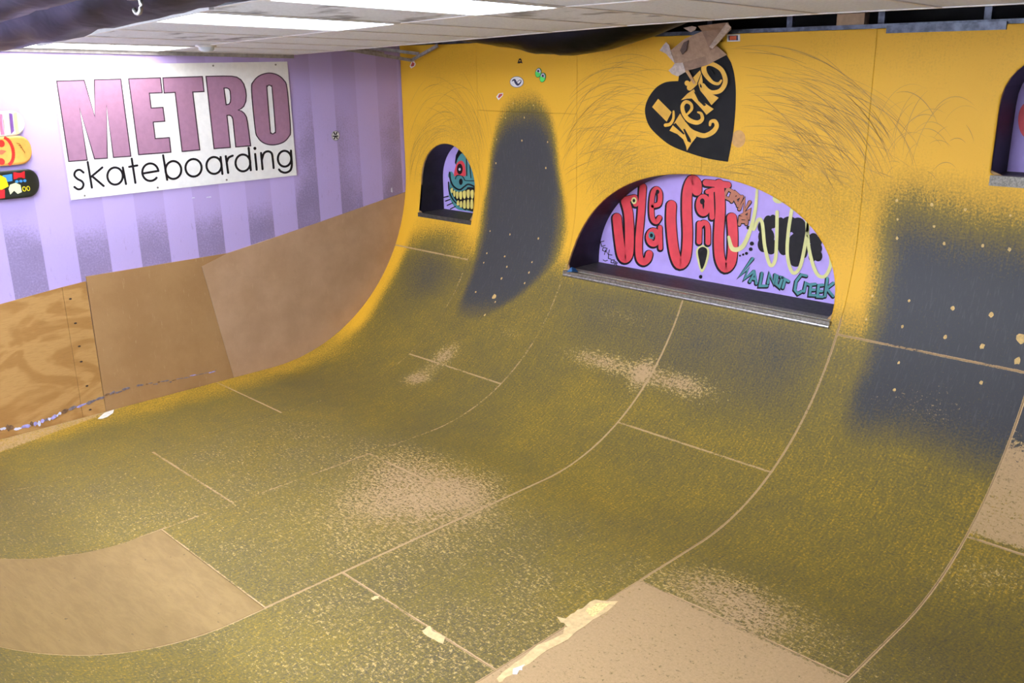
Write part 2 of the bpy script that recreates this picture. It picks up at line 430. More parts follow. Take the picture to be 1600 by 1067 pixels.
XS = [.016, 1.10, 2.28, 3.49, 4.72, 5.90, 7.10, 8.30]
ODD = [-4.39, -1.62, .80, 3.22, STOP]; EVEN = [-4.39, -2.97, -.55, 1.86, STOP]
SEAM = {1.10: .3, 2.28: .52, 3.49: .9, 4.72: .9, 5.90: 1.0}
ramp = thing('skate_ramp', (4.1, -2.8, 0), 'curved skate ramp of yellow painted sheets scuffed olive and grey, filling the room', 'ramp')
def sheet(x0, x1, s0, s1, name, mat, step, off=0.0, gap=.0006, thick=.008, attrs=True):
    def axis(a, b):
        n = max(2, int(round((b - a) / step))); m = np.linspace(a + .0095, b - .0095, n + 1)
        return np.concatenate([[a, a + .0055], m, [b - .0055, b]])
    ax, as_ = axis(x0 + gap, x1 - gap), axis(s0 + gap, s1 - gap)
    X, S = np.meshgrid(ax, as_, indexing='ij'); nx, ns = X.shape
    hid = np.zeros(X.shape, int)
    for h, H in enumerate(HOLES):
        if H[:, 0].max() < x0 or H[:, 0].min() > x1 or H[:, 1].max() < s0 or H[:, 1].min() > s1: continue
        hid[inside(H, X, S)] = h + 1
    idx = np.arange(nx * ns).reshape(nx, ns)
    q = np.stack([idx[:-1, :-1], idx[1:, :-1], idx[1:, 1:], idx[:-1, 1:]], -1).reshape(-1, 4)
    hf = hid.reshape(-1); keep = ~np.all(hf[q] > 0, axis=1); q = q[keep]
    Xf, Sf = X.reshape(-1).copy(), S.reshape(-1).copy()
    for v in np.unique(q[hf[q] > 0]) if (hf > 0).any() else []:
        H = HOLES[hf[v] - 1]; k = np.argmin((H[:, 0] - Xf[v]) ** 2 + (H[:, 1] - Sf[v]) ** 2); Xf[v], Sf[v] = H[k]
    Xf = np.clip(Xf, x0, x1); Sf = np.clip(Sf, s0, s1)
    used = np.unique(q); rm = -np.ones(nx * ns, int); rm[used] = np.arange(len(used)); q = rm[q]; xf, sf = Xf[used], Sf[used]; onh = hf[used] > 0
    P = skin(xf, sf, off); B = skin(xf, sf, off - thick)
    e = {}
    for f in q:
        for i in range(4):
            a, b = f[i], f[(i + 1) % 4]; e[(a, b)] = 1
    n = len(P); sk = [(b, a, a + n, b + n) for (a, b) in e if (b, a) not in e]
    V = np.concatenate([P, B]); F = [tuple(f) for f in q.tolist()] + sk
    o = mesh(name, V.tolist(), F, mat, ramp, True); me = o.data
    me.polygons.foreach_set('use_smooth', [True] * len(q) + [False] * len(sk))
    if attrs:
        bare = bare_field(xf, sf); sc = scuff_field(xf, sf)
        d4 = [np.abs(xf - x0), np.abs(x1 - xf), np.abs(sf - s0), np.abs(s1 - sf)]
        am = [SEAM.get(x0, .0), SEAM.get(x1, .0), .75, .75]
        for d, a in zip(d4, am):
            edge = (d < .0075) & ~onh
            k = a * (1 - sm(sf, 1.9, 2.1)) + .5 * vnoise(xf, sf, 9, 11) * (a > 0)
            bare = np.where(edge, np.maximum(bare, np.clip(k, 0, 1)), bare)
        for nm, v in (('bare', bare), ('scuff', sc)):
            at = me.attributes.new(nm, 'FLOAT', 'POINT'); at.data.foreach_set('value', np.concatenate([v, np.ones(n) if nm == 'bare' else v]).astype(np.float32))
    uv = me.uv_layers.new(name='UVMap'); li = np.empty(len(me.loops), int); me.loops.foreach_get('vertex_index', li)
    U = np.stack([np.concatenate([xf, xf]), np.concatenate([sf, sf])], -1)[li]; uv.data.foreach_set('uv', U.reshape(-1).astype(np.float32))
    return o
for c in range(7):
    rows = list(EVEN if c % 2 == 0 else ODD)
    if c in (3, 5): rows = [-4.39, -1.62, .80, STOP]
    if c == 2: rows = [-4.39, -3.68, -2.10, -.55, 1.936, STOP]
    step = .022 if c < 6 else .06
    for r in range(len(rows) - 1):
        s0, s1 = rows[r], rows[r + 1]
        patch = c == 2 and s1 == -2.10
        o = sheet(XS[c], XS[c + 1], s0, s1, 'ramp_sheet', M_sheet if patch else M_ramp, step, attrs=not patch)
        if patch: o['label'] = 'newer bare brown hardboard sheet'
    sheet(XS[c], XS[c + 1], -4.39, STOP, 'ramp_underlay', M_base, .05, off=-.0075, gap=0, thick=.012, attrs=False)
# steel coping and deck on the near side (the photographer stands there)
mb = MB(); mb.tube([(.02, -5.545, 1.2), (8.3, -5.545, 1.2)], .03, 12); mb.build('coping_pipe', M_steel, ramp, True)
mb = MB(); mb.box((.02, -7.9, 1.13), (8.3, -5.58, 1.19)); mb.build('deck', flat('deck_grey_paint', (206, 206, 208), .6, .06, 4), ramp)

# ---------------------------------------------------------------- room shell
def wall_left():
    ny, nz = 90, 36; ys = np.linspace(-8, 0.35, ny); z_ = np.linspace(-.1, 3.6, nz); V = []; F = []
    for y in ys:
        for z in z_: V.append((0, y, z))
    for i in range(ny - 1):
        for j in range(nz - 1): a = i * nz + j; F.append((a, a + nz, a + nz + 1, a + 1))
    o = mesh('wall_left', V, F, M_purple); o['kind'] = 'structure'
    V = np.array(V); y, z = V[:, 1], V[:, 2]
    g = 1.0 * (1 - sm(z, 1.25, 1.72)) + .35 * sm(-y, 3.3, 3.7) * (1 - sm(z, 1.4, 1.8)) + .72 * sm(y, -1.35, -1.1) * (1 - sm(z, 2.0, 2.6)) + .12 * sm(y, -1.4, -.5)
    g = g * (1 - .5 * (sm(y, -.85, -.55) * (1 - sm(y, -.3, -.1))))
    at = o.data.attributes.new('grime', 'FLOAT', 'POINT'); at.data.foreach_set('value', np.clip(g, 0, 1).astype(np.float32))
    return o
WLf = wall_left()
M_shell = flat('far_wall_paint', (222, 220, 218), .7, .05, 3); M_plen = flat('plenum_black', (22, 21, 22), .8, .4, 5)
mb = MB(); mb.box((-.1, -8.1, -.12), (8.6, .6, -.06)); o = mb.build('floor', flat('slab', (90, 86, 82), .9)); o['kind'] = 'structure'
mb = MB(); mb.box((8.31, -8, -.1), (8.4, .6, 3.6)); o = mb.build('wall_right', flat('right_wall_paint', (84, 76, 104), .7, .06, 3)); o['kind'] = 'structure'
mb = MB(); mb.box((-.1, -8.1, -.1), (8.6, -8.0, 3.6)); o = mb.build('wall_front', M_shell); o['kind'] = 'structure'
mb = MB(); mb.box((-.1, .42, -.1), (8.6, .5, 3.6)); wb = mb.build('wall_back', M_plen); wb['kind'] = 'structure'
mb = MB(); mb.box((-.1, -8.1, 3.5), (8.6, .6, 3.6)); ceil_ = mb.build('ceiling', M_plen); ceil_['kind'] = 'structure'
# dirty steel track and blocking over the yellow wall
M_track = flat('dusty_steel_track', (88, 92, 104), .45, .45, 18, .5, .5)
M_pine = flat('raw_timber', (168, 138, 108), .7, .15, 20)
def tbar(x0, x1, z0, z1, y0=.012, y1=.1, m=None, nm='steel_track'):
    mb = MB(); mb.box((x0, y0, z0), (x1, y1, z1)); return mb.build(nm, m or M_track, wb)
tbar(.02, 8.3, 2.836, 2.862); tbar(4.78, 5.46, 2.805, 2.85, -.012, -.0005); tbar(.02, 8.3, 3.0, 3.03, .2, .3)
tbar(4.44, 4.62, 2.862, 2.93, .02, .09, M_pine, 'timber_block')
for k in range(12): tbar(.35 + k * .62, .39 + k * .62, 2.862, 3.4, .06, .1, nm='stud')

# ---------------------------------------------------------------- ceiling: lay-in tiles, bars, lights
def tile_mat(name, stain):
    t = NT(name); o = t.coords('Object'); n = t.noise(o, 60, 4, .7); b = t.noise(t.coords('Object', (1, 1.6, 1)), 2.4, 4, .6)
    c = t.mix(t.smooth(n, .35, .65), lin(224, 226, 230), lin(238, 240, 243))
    if stain: c = t.mix(t.math('MULTIPLY', t.smooth(b, .52, .66), .75), c, lin(112, 106, 102))
    return t.out(c, .8, .2)
M_tile, M_stain = tile_mat('ceiling_tile', False), tile_mat('stained_ceiling_tile', True)
M_bar = flat('white_grid_bar', (230, 226, 222), .4, .06)
M_frame = flat('light_frame', (225, 222, 216), .4, .05)
def emit(name, rgb, s):
    t = NT(name); e = t.n('ShaderNodeEmission'); e.inputs[0].default_value = rgb; e.inputs[1].default_value = s
    t.l(e.outputs[0], t.t.nodes['Material Output'].inputs[0]); return t.m
TUBE = (.90, 1.0, 1.18, 1)
M_lamp = emit('fluorescent_diffuser', TUBE, LAMP); M_lamp_new = emit('fluorescent_diffuser_new_tubes', (1.0, 1.0, 1.02, 1), LAMP * 1.3)
GX = [.045 + .612 * k for k in range(14)]; GY = [-7.28, -6.06, -4.84, -3.62, -2.40, -1.18]
LIGHTS = {(0, 3): 'fluorescent ceiling light along the lavender wall, above the sign', (4, 3): 'fluorescent ceiling light, middle of the three, beside the black wrapped duct',
          (6, 3): 'largest fluorescent ceiling light at the top edge, nearest the camera', }
def slab(x0, x1, y0, y1, lo, hi, mb=None):
    mb = mb or MB(); c = [(x0, y0), (x1, y0), (x1, y1), (x0, y1)]
    mb.add([(x, y, zceil(x, y) + lo) for x, y in c] + [(x, y, zceil(x, y) + hi) for x, y in c],
           [(0, 3, 2, 1), (4, 5, 6, 7), (0, 1, 5, 4), (1, 2, 6, 5), (2, 3, 7, 6), (3, 0, 4, 7)]); return mb
M_added_lens = emit('added_fill_lens', TUBE, ADDED_FILL)  # lens glow of the added fill lights
for k, (x, y, lb) in enumerate(((2.2, -6.35, 'nearest the lavender wall'), (3.7, -6.35, 'second from the lavender wall'), (5.2, -6.35, 'third from the lavender wall'), (2.0, -7.5, 'in the back row by the lavender wall'), (3.5, -7.5, 'in the middle of the back row'), (5.0, -7.5, 'at the right end of the back row'))):  # unseen lamps added behind the camera to brighten the walls
    z = zceil(x, y); L = thing('added_fill_light', (x, y, z - .14), 'added unseen fill light over the near deck, ' + lb, 'ceiling light', 'added fill lights over the near deck')
    mb = MB(); mb.box((x - .62, y - .07, z - .05), (x + .62, y + .07, z - .012)); mb.build('body', M_frame, L)
    mb = MB(); n = 12; pr = [(y - .11 * math.cos(math.pi * i / n), z - .05 - .1 * math.sin(math.pi * i / n)) for i in range(n + 1)]
    mb.prism([(x - .6, a, b) for a, b in pr], (1.2, 0, 0)); mb.build('lens', M_added_lens, L)
OPEN = {(i, 2) for i in range(0, 8)}
for j in range(5):
    for i in range(13):
        x0, x1, y0, y1 = GX[i] + .006, GX[i + 1] - .006, GY[j] + .006, GY[j + 1] - .006
        if (i, j) in LIGHTS:
            L = thing('ceiling_light', (x0, y0, zceil(x0, y0)), LIGHTS[(i, j)], 'ceiling light', 'fluorescent ceiling lights')
            mb = MB(); e = .02
            for a in ((x0, x0 + e, y0, y1), (x1 - e, x1, y0, y1), (x0 + e, x1 - e, y0, y0 + e), (x0 + e, x1 - e, y1 - e, y1)): slab(*a, -.004, .02, mb)
            mb.build('frame', M_frame, L)
            slab(x0, x1, y0, y1, .021, .1).build('housing', M_frame, L)
            slab(x0 + e, x1 - e, y0 + e, y1 - e, .004, .012).build('diffuser', M_lamp_new if i == 0 else M_lamp, L)
        elif (i, j) in OPEN: continue
        else:
            slab(x0, x1, y0, y1, .004, .02).build('ceiling_tile', M_stain if (i, j) in ((5, 3), (2, 3), (6, 4)) else M_tile, ceil_)
for i, x in enumerate(GX):
    for j in range(5):
        if (i, j) in OPEN and j == 2 and i > 0: continue
        slab(x - .012, x + .012, GY[j], GY[j + 1], -.001, .003).build('grid_bar', M_bar, ceil_)
for y in GY:
    for i in range(13): slab(GX[i], GX[i + 1], y - .012, y + .012, -.0015, .003).build('grid_bar', M_bar, ceil_)
# edge moulding where the tiles meet the lavender wall
mb = MB(); 
for j in range(5): slab(.0005, .03, GY[j], GY[j + 1], -.03, 0, mb)
mb.build('trim_1', flat('grey_wall_angle', (150, 144, 140), .5, .2)) ['kind'] = 'structure'

# ---------------------------------------------------------------- side wall sheets
def wsheet(name, pts, m, x0=0.0, x1=.010, label=None):
    mb = MB(); mb.prism([(x1, y, z) for y, z in pts], (x0 - x1, 0, 0)); o = mb.build(name, m, WLf)
    if label: o['label'] = label
    return o
wsheet('plywood_sheet', [(-5.9, -.05), (-3.385, -.05), (-3.385, 1.07), (-3.85, 1.02), (-5.9, .72)], M_ply, label='raw plywood sheet')
strip = wsheet('plywood_strip', [(-3.383, -.05), (-3.203, -.05), (-3.203, 1.085), (-3.383, 1.07)], M_ply, 0, .013, 'raw plywood batten with dark nail heads')
M_nail = flat('rusty_nail', (58, 42, 34), .6, .3)
for px, py in ((110, 467), (118, 505), (124, 541), (127, 565), (136, 603), (141, 640)):
    q = on_x(px, py, .0132); mb = MB(); mb.add([(.0145, q.y + a * .011, q.z + b * .007) for a, b in ell(0, 0, 1, 1, n=8)] + [(.012, q.y + a * .012, q.z + b * .008) for a, b in ell(0, 0, 1, 1, n=8)],
        [tuple(range(8))] + [(i, i + 8, (i + 1) % 8 + 8, (i + 1) % 8) for i in range(8)]); mb.build('nail_head', M_nail, strip)
wsheet('fibreboard_sheet', [(-3.2, -.05), (-2.051, -.05), (-2.242, 1.045), (-1.99, 1.122), (-3.195, 1.122)], M_fib1, 0, .012, 'plain brown fibreboard sheet')
wsheet('fibreboard_sheet', [(-2.049, -.05), (.2, -.05), (.2, 1.475), (-.01, 1.44), (-1.03, 1.27), (-1.70, 1.165), (-1.988, 1.122), (-2.24, 1.046)], M_fib2, 0, .015, 'greyer scratched fibreboard sheet cut to the ramp curve')
M_chip = [flat('peeled_lavender', (158, 150, 205), .6, .25, 40), flat('peeled_grey', (120, 108, 112), .7, .3, 40), flat('peeled_white', (204, 204, 220), .6, .1, 40), flat('bare_crumbled_wood', (112, 84, 58), .8, .3, 40)]
path = [(-30, 679), (0, 672), (50, 663), (75, 655), (110, 640), (160, 620), (200, 607), (250, 597), (300, 588), (340, 579)]
pp = cr(path, 14); k = 0
while k < len(pp) - 2:
    n = random.choice((1, 2, 3, 4)); j = min(k + n, len(pp) - 1); f = 1 - k / len(pp)
    a, b = on_x(*pp[k], .0165), on_x(*pp[j], .0165); h = (.009 + .044 * f ** 1.5) * random.uniform(.5, 1.25); dz = random.gauss(0, .004 + .005 * f); k = j
    if random.random() < .06: continue
    up = []; dn = []
    for i in range(5):
        t = i / 4; y = a.y + (b.y - a.y) * t; z = a.z + (b.z - a.z) * t + dz; e = .35 if i in (0, 4) else 1
        up.append((.0165, y, z + h * .5 * e * random.uniform(.5, 1.2))); dn.append((.0165, y, z - h * .5 * e * random.uniform(.5, 1.2)))
    mb = MB(); mb.prism(dn + up[::-1], (-.003, 0, 0)); mb.build('peeling_paint_flake', M_chip[random.choice((0, 0, 3, 1, 2)) if f > .45 else random.choice((1, 1, 3, 0))], WLf)
for px, py, w_, h_ in ((302, 309, .03, .008), (326, 308, .05, .009), (612, 297, .02, .05)):
    q = on_x(px, py, .0015); mb = MB(); mb.prism([(.0015, q.y - w_ / 2, q.z - h_ / 3), (.0015, q.y + w_ / 2, q.z - h_ / 2), (.0015, q.y + w_ * .4, q.z + h_ / 2), (.0015, q.y - w_ * .3, q.z + h_ * .4)], (-.001, 0, 0))
    mb.build('paint_chip', M_chip[2], WLf)

# ---------------------------------------------------------------- alcoves in the yellow wall
DEP = .28
def alcove(o, name, label, ledge_x):
    x0 = min(p[0] for p in o); x1 = max(p[0] for p in o); z0 = min(p[1] for p in o)
    A = thing(name, ((x0 + x1) / 2, 0, z0), label, 'alcove')
    yf = float(skin(0, zs(z0))[1])
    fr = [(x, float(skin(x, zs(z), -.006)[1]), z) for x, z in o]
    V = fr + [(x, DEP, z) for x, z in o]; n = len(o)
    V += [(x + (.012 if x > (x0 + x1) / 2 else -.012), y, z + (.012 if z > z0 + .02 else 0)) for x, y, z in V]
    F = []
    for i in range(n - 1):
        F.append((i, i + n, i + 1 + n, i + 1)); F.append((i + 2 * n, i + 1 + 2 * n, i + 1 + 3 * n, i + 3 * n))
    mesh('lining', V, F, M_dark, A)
    mb = MB(); mb.box((x0 - .01, yf + .012, z0 - .05), (x1 + .01, DEP + .01, z0)); mb.build('ledge', M_ledge, A)
    mb = MB(); mb.holed([[(x, DEP - .001, z) for x, z in o]], (0, .012, 0)); bp = mb.build('back_panel', M_lav, A)
    return A, bp, yf, x0, x1, z0
A1, bp1, yf, x0, x1, z0 = alcove(OUT[0], 'arched_alcove', 'wide arched alcove with a red lettered lavender back panel and steel edged ledge', 0)
mb = MB(); mb.box((x0 + .004, yf + .0, z0 + .0005), (x1 - .004, yf + .075, z0 + .006)); mb.build('grit_strip', M_conc, A1)
mb = MB(); mb.bar((x0 - .01, yf - .012, z0 - .012), (x1 + .01, yf - .012, z0 - .012), .035, .022); mb.tube([(x0 - .01, yf - .016, z0 - .036), (x1 + .005, yf - .016, z0 - .036)], .017, 12); mb.build('steel_coping', M_steel, A1)
A2, bp2, yf, x0, x1, z0 = alcove(OUT[1], 'arched_alcove', 'small arched alcove by the lavender wall with a painted monster face', 0)
mb = MB(); mb.box((x0 + .004, yf - .012, z0 - .035), (x1 - .004, yf + .035, z0 + .004)); mb.build('ledge_lip', M_ledge, A2)
A3, bp3, yf, x0, x1, z0 = alcove(OUT[2], 'arched_alcove', 'alcove cut off by the right edge with a red disc on lavender', 0)
mb = MB(); mb.box((x0 + .004, -.012, z0 - .055), (x1 - .004, .06, z0 + .004)); mb.build('ledge_lip', M_conc, A3)

# mural in the wide alcove
G = Print('y', DEP - .002, 860, 250, 3.3333)
def letter(strokes, m, wide, parent, P=G, lift=.002, name='letter', edge=14, em=None):
    bk = MB(); fr = MB()
    for st in strokes:
        pts, wd = st[0], st[1]; closed = len(st) > 2
        dx, dy = (-3, 4) if edge > 8 else (-1, 2)
        P.stroke([(u + dx, v + dy) for u, v in pts], [k + edge for k in (wd if isinstance(wd, list) else [wd])] if isinstance(wd, list) else wd + edge, lift, closed, bk)
        P.stroke(pts, wd, lift + .0012, closed, fr)
    o = fr.build(name, m, parent); bk.build('outline', em or M_ink, parent); return o
letter([(cr([(348, 300), (358, 400), (372, 490), (392, 512), (410, 480), (413, 380), (408, 280), (392, 215)]), 46), ([(395, 205), (440, 195)], 30), ([(440, 195), (446, 228)], 30)], M_red, 0, bp1)
letter([(cr([(483, 140), (474, 280), (462, 420), (465, 505), (485, 530), (508, 515), (516, 488)]), 36)], M_red, 0, bp1)
letter([(cr([(536, 238), (568, 226), (572, 172), (555, 150), (536, 170), (528, 235), (532, 300), (552, 322), (570, 300)]), 24)], M_red, 0, bp1)
letter([(ell(538, 402, 24, 34), 30, 1), ([(572, 350), (575, 458)], 22)], M_red, 0, bp1)
letter([(cr([(632, 235), (630, 330), (645, 470), (672, 540), (705, 510), (716, 400), (712, 260), (716, 160), (738, 105), (762, 120), (764, 160)]), 50)], M_red, 0, bp1)
letter([(ell(798, 235, 22, 40), 34, 1), ([(838, 160), (843, 298)], 26), ([(820, 165), (850, 155)], 24)], M_red, 0, bp1)
letter([([(778, 330), (776, 426)], 26), (cr([(780, 345), (800, 326), (820, 345), (822, 430)]), 26)], M_red, 0, bp1)
letter([([(812, 118), (925, 130)], 34), (cr([(880, 125), (886, 250), (878, 400), (884, 510), (912, 560), (945, 520), (952, 400), (946, 300)]), 50)], M_red, 0, bp1)
for u, v, r, m in ((437, 211, 14, M_pale), (437, 211, 7, M_ink), (528, 392, 15, M_teal), (528, 392, 8, M_ink), (560, 165, 9, M_ink), (793, 215, 12, M_ink)):
    G.area([ell(u, v, r, r * 1.3, n=16)], .0045 if m is not M_ink else .0055).build('letter_dot', m, bp1)
G.area([cr([(760, 470), (792, 442), (828, 468), (816, 540), (788, 585), (768, 530)], 5, True)], .002).build('exclamation_halo', M_pale, bp1)
G.area([cr([(770, 470), (794, 452), (818, 470), (808, 530), (789, 568), (776, 520)], 5, True)], .0035).build('exclamation_mark', M_ink, bp1)
G.area([ell(783, 608, 9, 10, n=14)], .002).build('exclamation_dot', M_ink, bp1)
# pale script with black clouds behind it
def cloud(c): 
    mb = MB()
    for u, v, a, b in c: G.area([ell(u, v, a, b, n=20)], .002, mb)
    mb.build('cloud_blot', M_ink, bp1)
cloud([(1108, 350, 28, 32), (1135, 330, 26, 42), (1125, 400, 42, 50), (1110, 440, 30, 40), (1150, 450, 30, 42), (1160, 320, 22, 36)])
cloud([(1200, 350, 26, 52), (1245, 335, 45, 42), (1290, 345, 42, 46), (1320, 380, 22, 40), (1215, 430, 34, 66), (1280, 460, 48, 80), (1280, 520, 36, 36), (1325, 450, 18, 60)])
cloud([(1370, 410, 26, 30), (1395, 425, 20, 26), (1380, 460, 36, 34), (1395, 500, 22, 28), (1365, 505, 20, 24)])
for pts, wd in ((cr([(930, 400), (950, 462), (1000, 452), (1040, 370), (1068, 260), (1078, 150)]), [14, 24, 24, 20, 18, 12]), (cr([(1060, 360), (1085, 310), (1105, 330), (1118, 450), (1145, 545), (1172, 520), (1180, 400), (1182, 270)]), 18),
                (cr([(1258, 260), (1240, 380), (1236, 500), (1262, 585), (1300, 560), (1328, 440), (1350, 300)]), 18), (cr([(1336, 300), (1348, 460), (1385, 585), (1430, 605), (1462, 540), (1452, 450)]), 18)):
    G.stroke(pts, wd, .004).build('script_stroke', M_pale, bp1)
G.area([ell(1190, 200, 32, 26, n=18)], .002).build('script_dot', M_pale, bp1)
for u, v, r in ((1050, 435, 11), (1044, 464, 10), (1022, 486, 8), (1005, 492, 6), (988, 498, 5), (1032, 352, 10)): G.area([ell(u, v, r, r, n=12)], .003).build('ink_dot', M_ink, bp1)
# place names
def word(letters, m, wd, edge, em=M_ink):
    for st in letters: letter([(s, wd) for s in st], m, 0, bp1, edge=edge, em=em)
word([[ [(925, 150), (905, 190), (935, 205), (952, 165), (925, 150)] ], [[(945, 215), (965, 170), (985, 188), (962, 203), (975, 228)]], [[(978, 238), (1000, 190)]], [[(985, 255), (1012, 205), (1010, 265), (1040, 218)]],
      [[(1000, 285), (1038, 262), (1032, 300), (1000, 285)]], [[(985, 335), (990, 300), (1025, 305), (1022, 332)], [(988, 320), (1024, 322)]]], M_brown, 15, 8)
word([[[(1055, 512), (985, 605), (1032, 565), (1012, 618), (1062, 578)]], [[(1040, 632), (1066, 585), (1074, 642)], [(1052, 616), (1070, 620)]], [[(1104, 588), (1092, 655), (1130, 655)]], [[(1134, 640), (1142, 592), (1164, 640), (1172, 596)]],
      [[(1184, 602), (1176, 645), (1194, 660), (1210, 610)]], [[(1202, 608), (1242, 630)], [(1224, 620), (1212, 664)]], [[(1335, 602), (1308, 596), (1282, 630), (1274, 675), (1290, 695), (1312, 682)]], [[(1322, 684), (1332, 640), (1350, 648)]],
      [[(1382, 645), (1358, 648), (1352, 702), (1380, 704)], [(1356, 675), (1378, 675)]], [[(1422, 650), (1398, 652), (1392, 710), (1420, 712)], [(1396, 682), (1416, 682)]], [[(1444, 615), (1432, 708)], [(1476, 640), (1440, 668), (1474, 708)]]], M_teal, 13, 9)
for st in ([(280, 422), (262, 426), (268, 450), (286, 444)], [(276, 455), (296, 460), (288, 478), (272, 470), (276, 455)], [(282, 492), (288, 468), (302, 492), (308, 468)], [(322, 495), (304, 492), (302, 512), (316, 516)],
           [(318, 520), (334, 520), (330, 536), (316, 534), (318, 520)], [(334, 544), (340, 528), (350, 536), (340, 540), (348, 548)], [(276, 520), (286, 526), (298, 522)]):
    G.stroke(st, 4, .002).build('small_letter', M_ink, bp1)

# painted face in the small alcove
H = Print('y', DEP - .002, 620, 190, 5.925)
H.area([[(575, 255), (548, 310), (538, 380), (548, 400), (575, 330), (620, 300), (700, 420), (800, 560), (800, 260), (660, 200)]], .0015).build('hair', M_ink, bp2)
H.area([cr([(600, 295), (565, 345), (548, 410), (536, 492), (510, 462), (482, 478), (478, 510), (496, 535), (488, 600), (486, 680), (515, 755), (560, 808), (640, 825), (790, 830), (800, 640), (795, 520), (720, 450), (665, 385), (632, 312)], 4, True)], .003).build('face', M_teal, bp2)
for st, wd in ((cr([(492, 470), (500, 540), (530, 600), (585, 630), (630, 600), (665, 580), (720, 600), (790, 640)]), 15), (cr([(482, 560), (490, 650), (530, 730), (600, 790), (640, 815)]), 12), (cr([(545, 530), (560, 500), (600, 498), (625, 525), (640, 545), (725, 548)]), 8), (cr([(648, 330), (650, 430), (652, 500)]), 9), (cr([(680, 400), (685, 470), (690, 520)]), 9), (cr([(715, 440), (716, 500)]), 9), (cr([(440, 700), (480, 690)]), 10), (cr([(455, 735), (495, 720)]), 10), (cr([(470, 775), (520, 752)]), 10), (cr([(500, 808), (545, 785)]), 10)):
    H.stroke(st, wd, .0045).build('ink_line', M_ink, bp2)
H.area([cr([(500, 610), (560, 650), (640, 630), (670, 605), (800, 640), (800, 825), (650, 815), (560, 740), (515, 670)], 4, True)], .0045).build('mouth', M_ink, bp2)
up = [(512, 622, 18, 40), (535, 645, 18, 52), (562, 655, 22, 60), (594, 655, 24, 66), (628, 648, 26, 66), (664, 640, 26, 70), (700, 642, 26, 72), (736, 655, 26, 70)]
for u, v, a, b in up: H.area([cr([(u - a * .5, v), (u + a * .5, v - 8), (u + a * .55, v + b * .7), (u + a * .1, v + b), (u - a * .4, v + b * .75)], 3, True)], .006).build('tooth', M_tooth, bp2)
for u, v, a, b in ((570, 735, 20, 36), (598, 742, 22, 48), (630, 735, 24, 62), (664, 730, 24, 68), (698, 728, 24, 72), (734, 730, 24, 72)): H.area([cr([(u - a * .4, v), (u + a * .4, v - 4), (u + a * .5, v + b), (u - a * .5, v + b)], 3, True)], .006).build('tooth', M_tooth, bp2)
H.area([cr([(600, 360), (562, 385), (540, 450), (536, 505), (575, 490), (638, 505), (640, 440), (628, 385)], 4, True)], .0065).build('eye', M_red, bp2)
H.area([ell(588, 438, 27, 50, n=20)], .008).build('iris', M_ink, bp2); H.area([ell(588, 441, 10, 13, n=14)], .0095).build('pupil', flat('pupil_grey', (190, 195, 200)), bp2)
H.area([ell(597, 556, 17, 30, n=16)], .0065).build('nostril', M_ink, bp2)
G3 = Print('y', DEP - .002, 1500, 80, 4.64)
G3.area([ell(500, 500, 78, 135, n=28)], .002).build('red_disc', M_red, bp3)

# ---------------------------------------------------------------- METRO sign
S = thing('metro_sign', (.004, -2.23, 1.72), 'white board sign with mauve METRO lettering over skateboarding, on the lavender wall', 'sign')
mb = MB(); mb.box((.001, -3.215, 1.722), (.012, -1.24, 2.705)); board = mb.build('board', M_white, S)
K = Print('x', .012, 60, 80, 3.81)
LET = {
 'M': [[(108, 178), (272, 173), (335, 388), (333, 170), (490, 166), (550, 625), (446, 632), (405, 322), (410, 637), (334, 641), (244, 338), (290, 648), (180, 656)]],
 'E': [[(536, 164), (726, 158), (736, 247), (660, 250), (671, 338), (741, 334), (752, 417), (683, 422), (695, 520), (779, 514), (788, 601), (596, 616)]],
 'T': [[(740, 158), (975, 151), (985, 240), (918, 243), (960, 587), (855, 597), (813, 245), (748, 249)]],
 'R': [[(997, 150), (1100, 148), (1150, 149), (1180, 154), (1205, 170), (1222, 195), (1233, 230), (1237, 265), (1234, 300), (1222, 328), (1206, 342), (1190, 350), (1208, 356), (1225, 370), (1238, 392), (1244, 420), (1263, 563), (1174, 570), (1157, 405), (1150, 388), (1138, 381), (1122, 382), (1142, 573), (1045, 580)], [(1104, 220), (1122, 219), (1135, 226), (1141, 240), (1144, 280), (1142, 302), (1134, 315), (1117, 319)]],
 'O': [cr([(1368, 130), (1420, 140), (1460, 172), (1480, 225), (1500, 460), (1490, 508), (1455, 543), (1395, 558), (1340, 546), (1305, 512), (1290, 462), (1268, 230), (1280, 180), (1315, 146)], 4, True), cr([(1373, 202), (1386, 209), (1391, 228), (1410, 462), (1406, 484), (1394, 492), (1383, 485), (1379, 465), (1360, 230), (1363, 209)], 3, True)]}
for ch, loops in LET.items():
    o = K.area(loops, .0012).build('letter', M_mauve, S)
    mb = MB()
    for l in loops: K.stroke(l, 6.5, .002, True, mb)
    mb.build('outline', M_outline, o)
W = 13
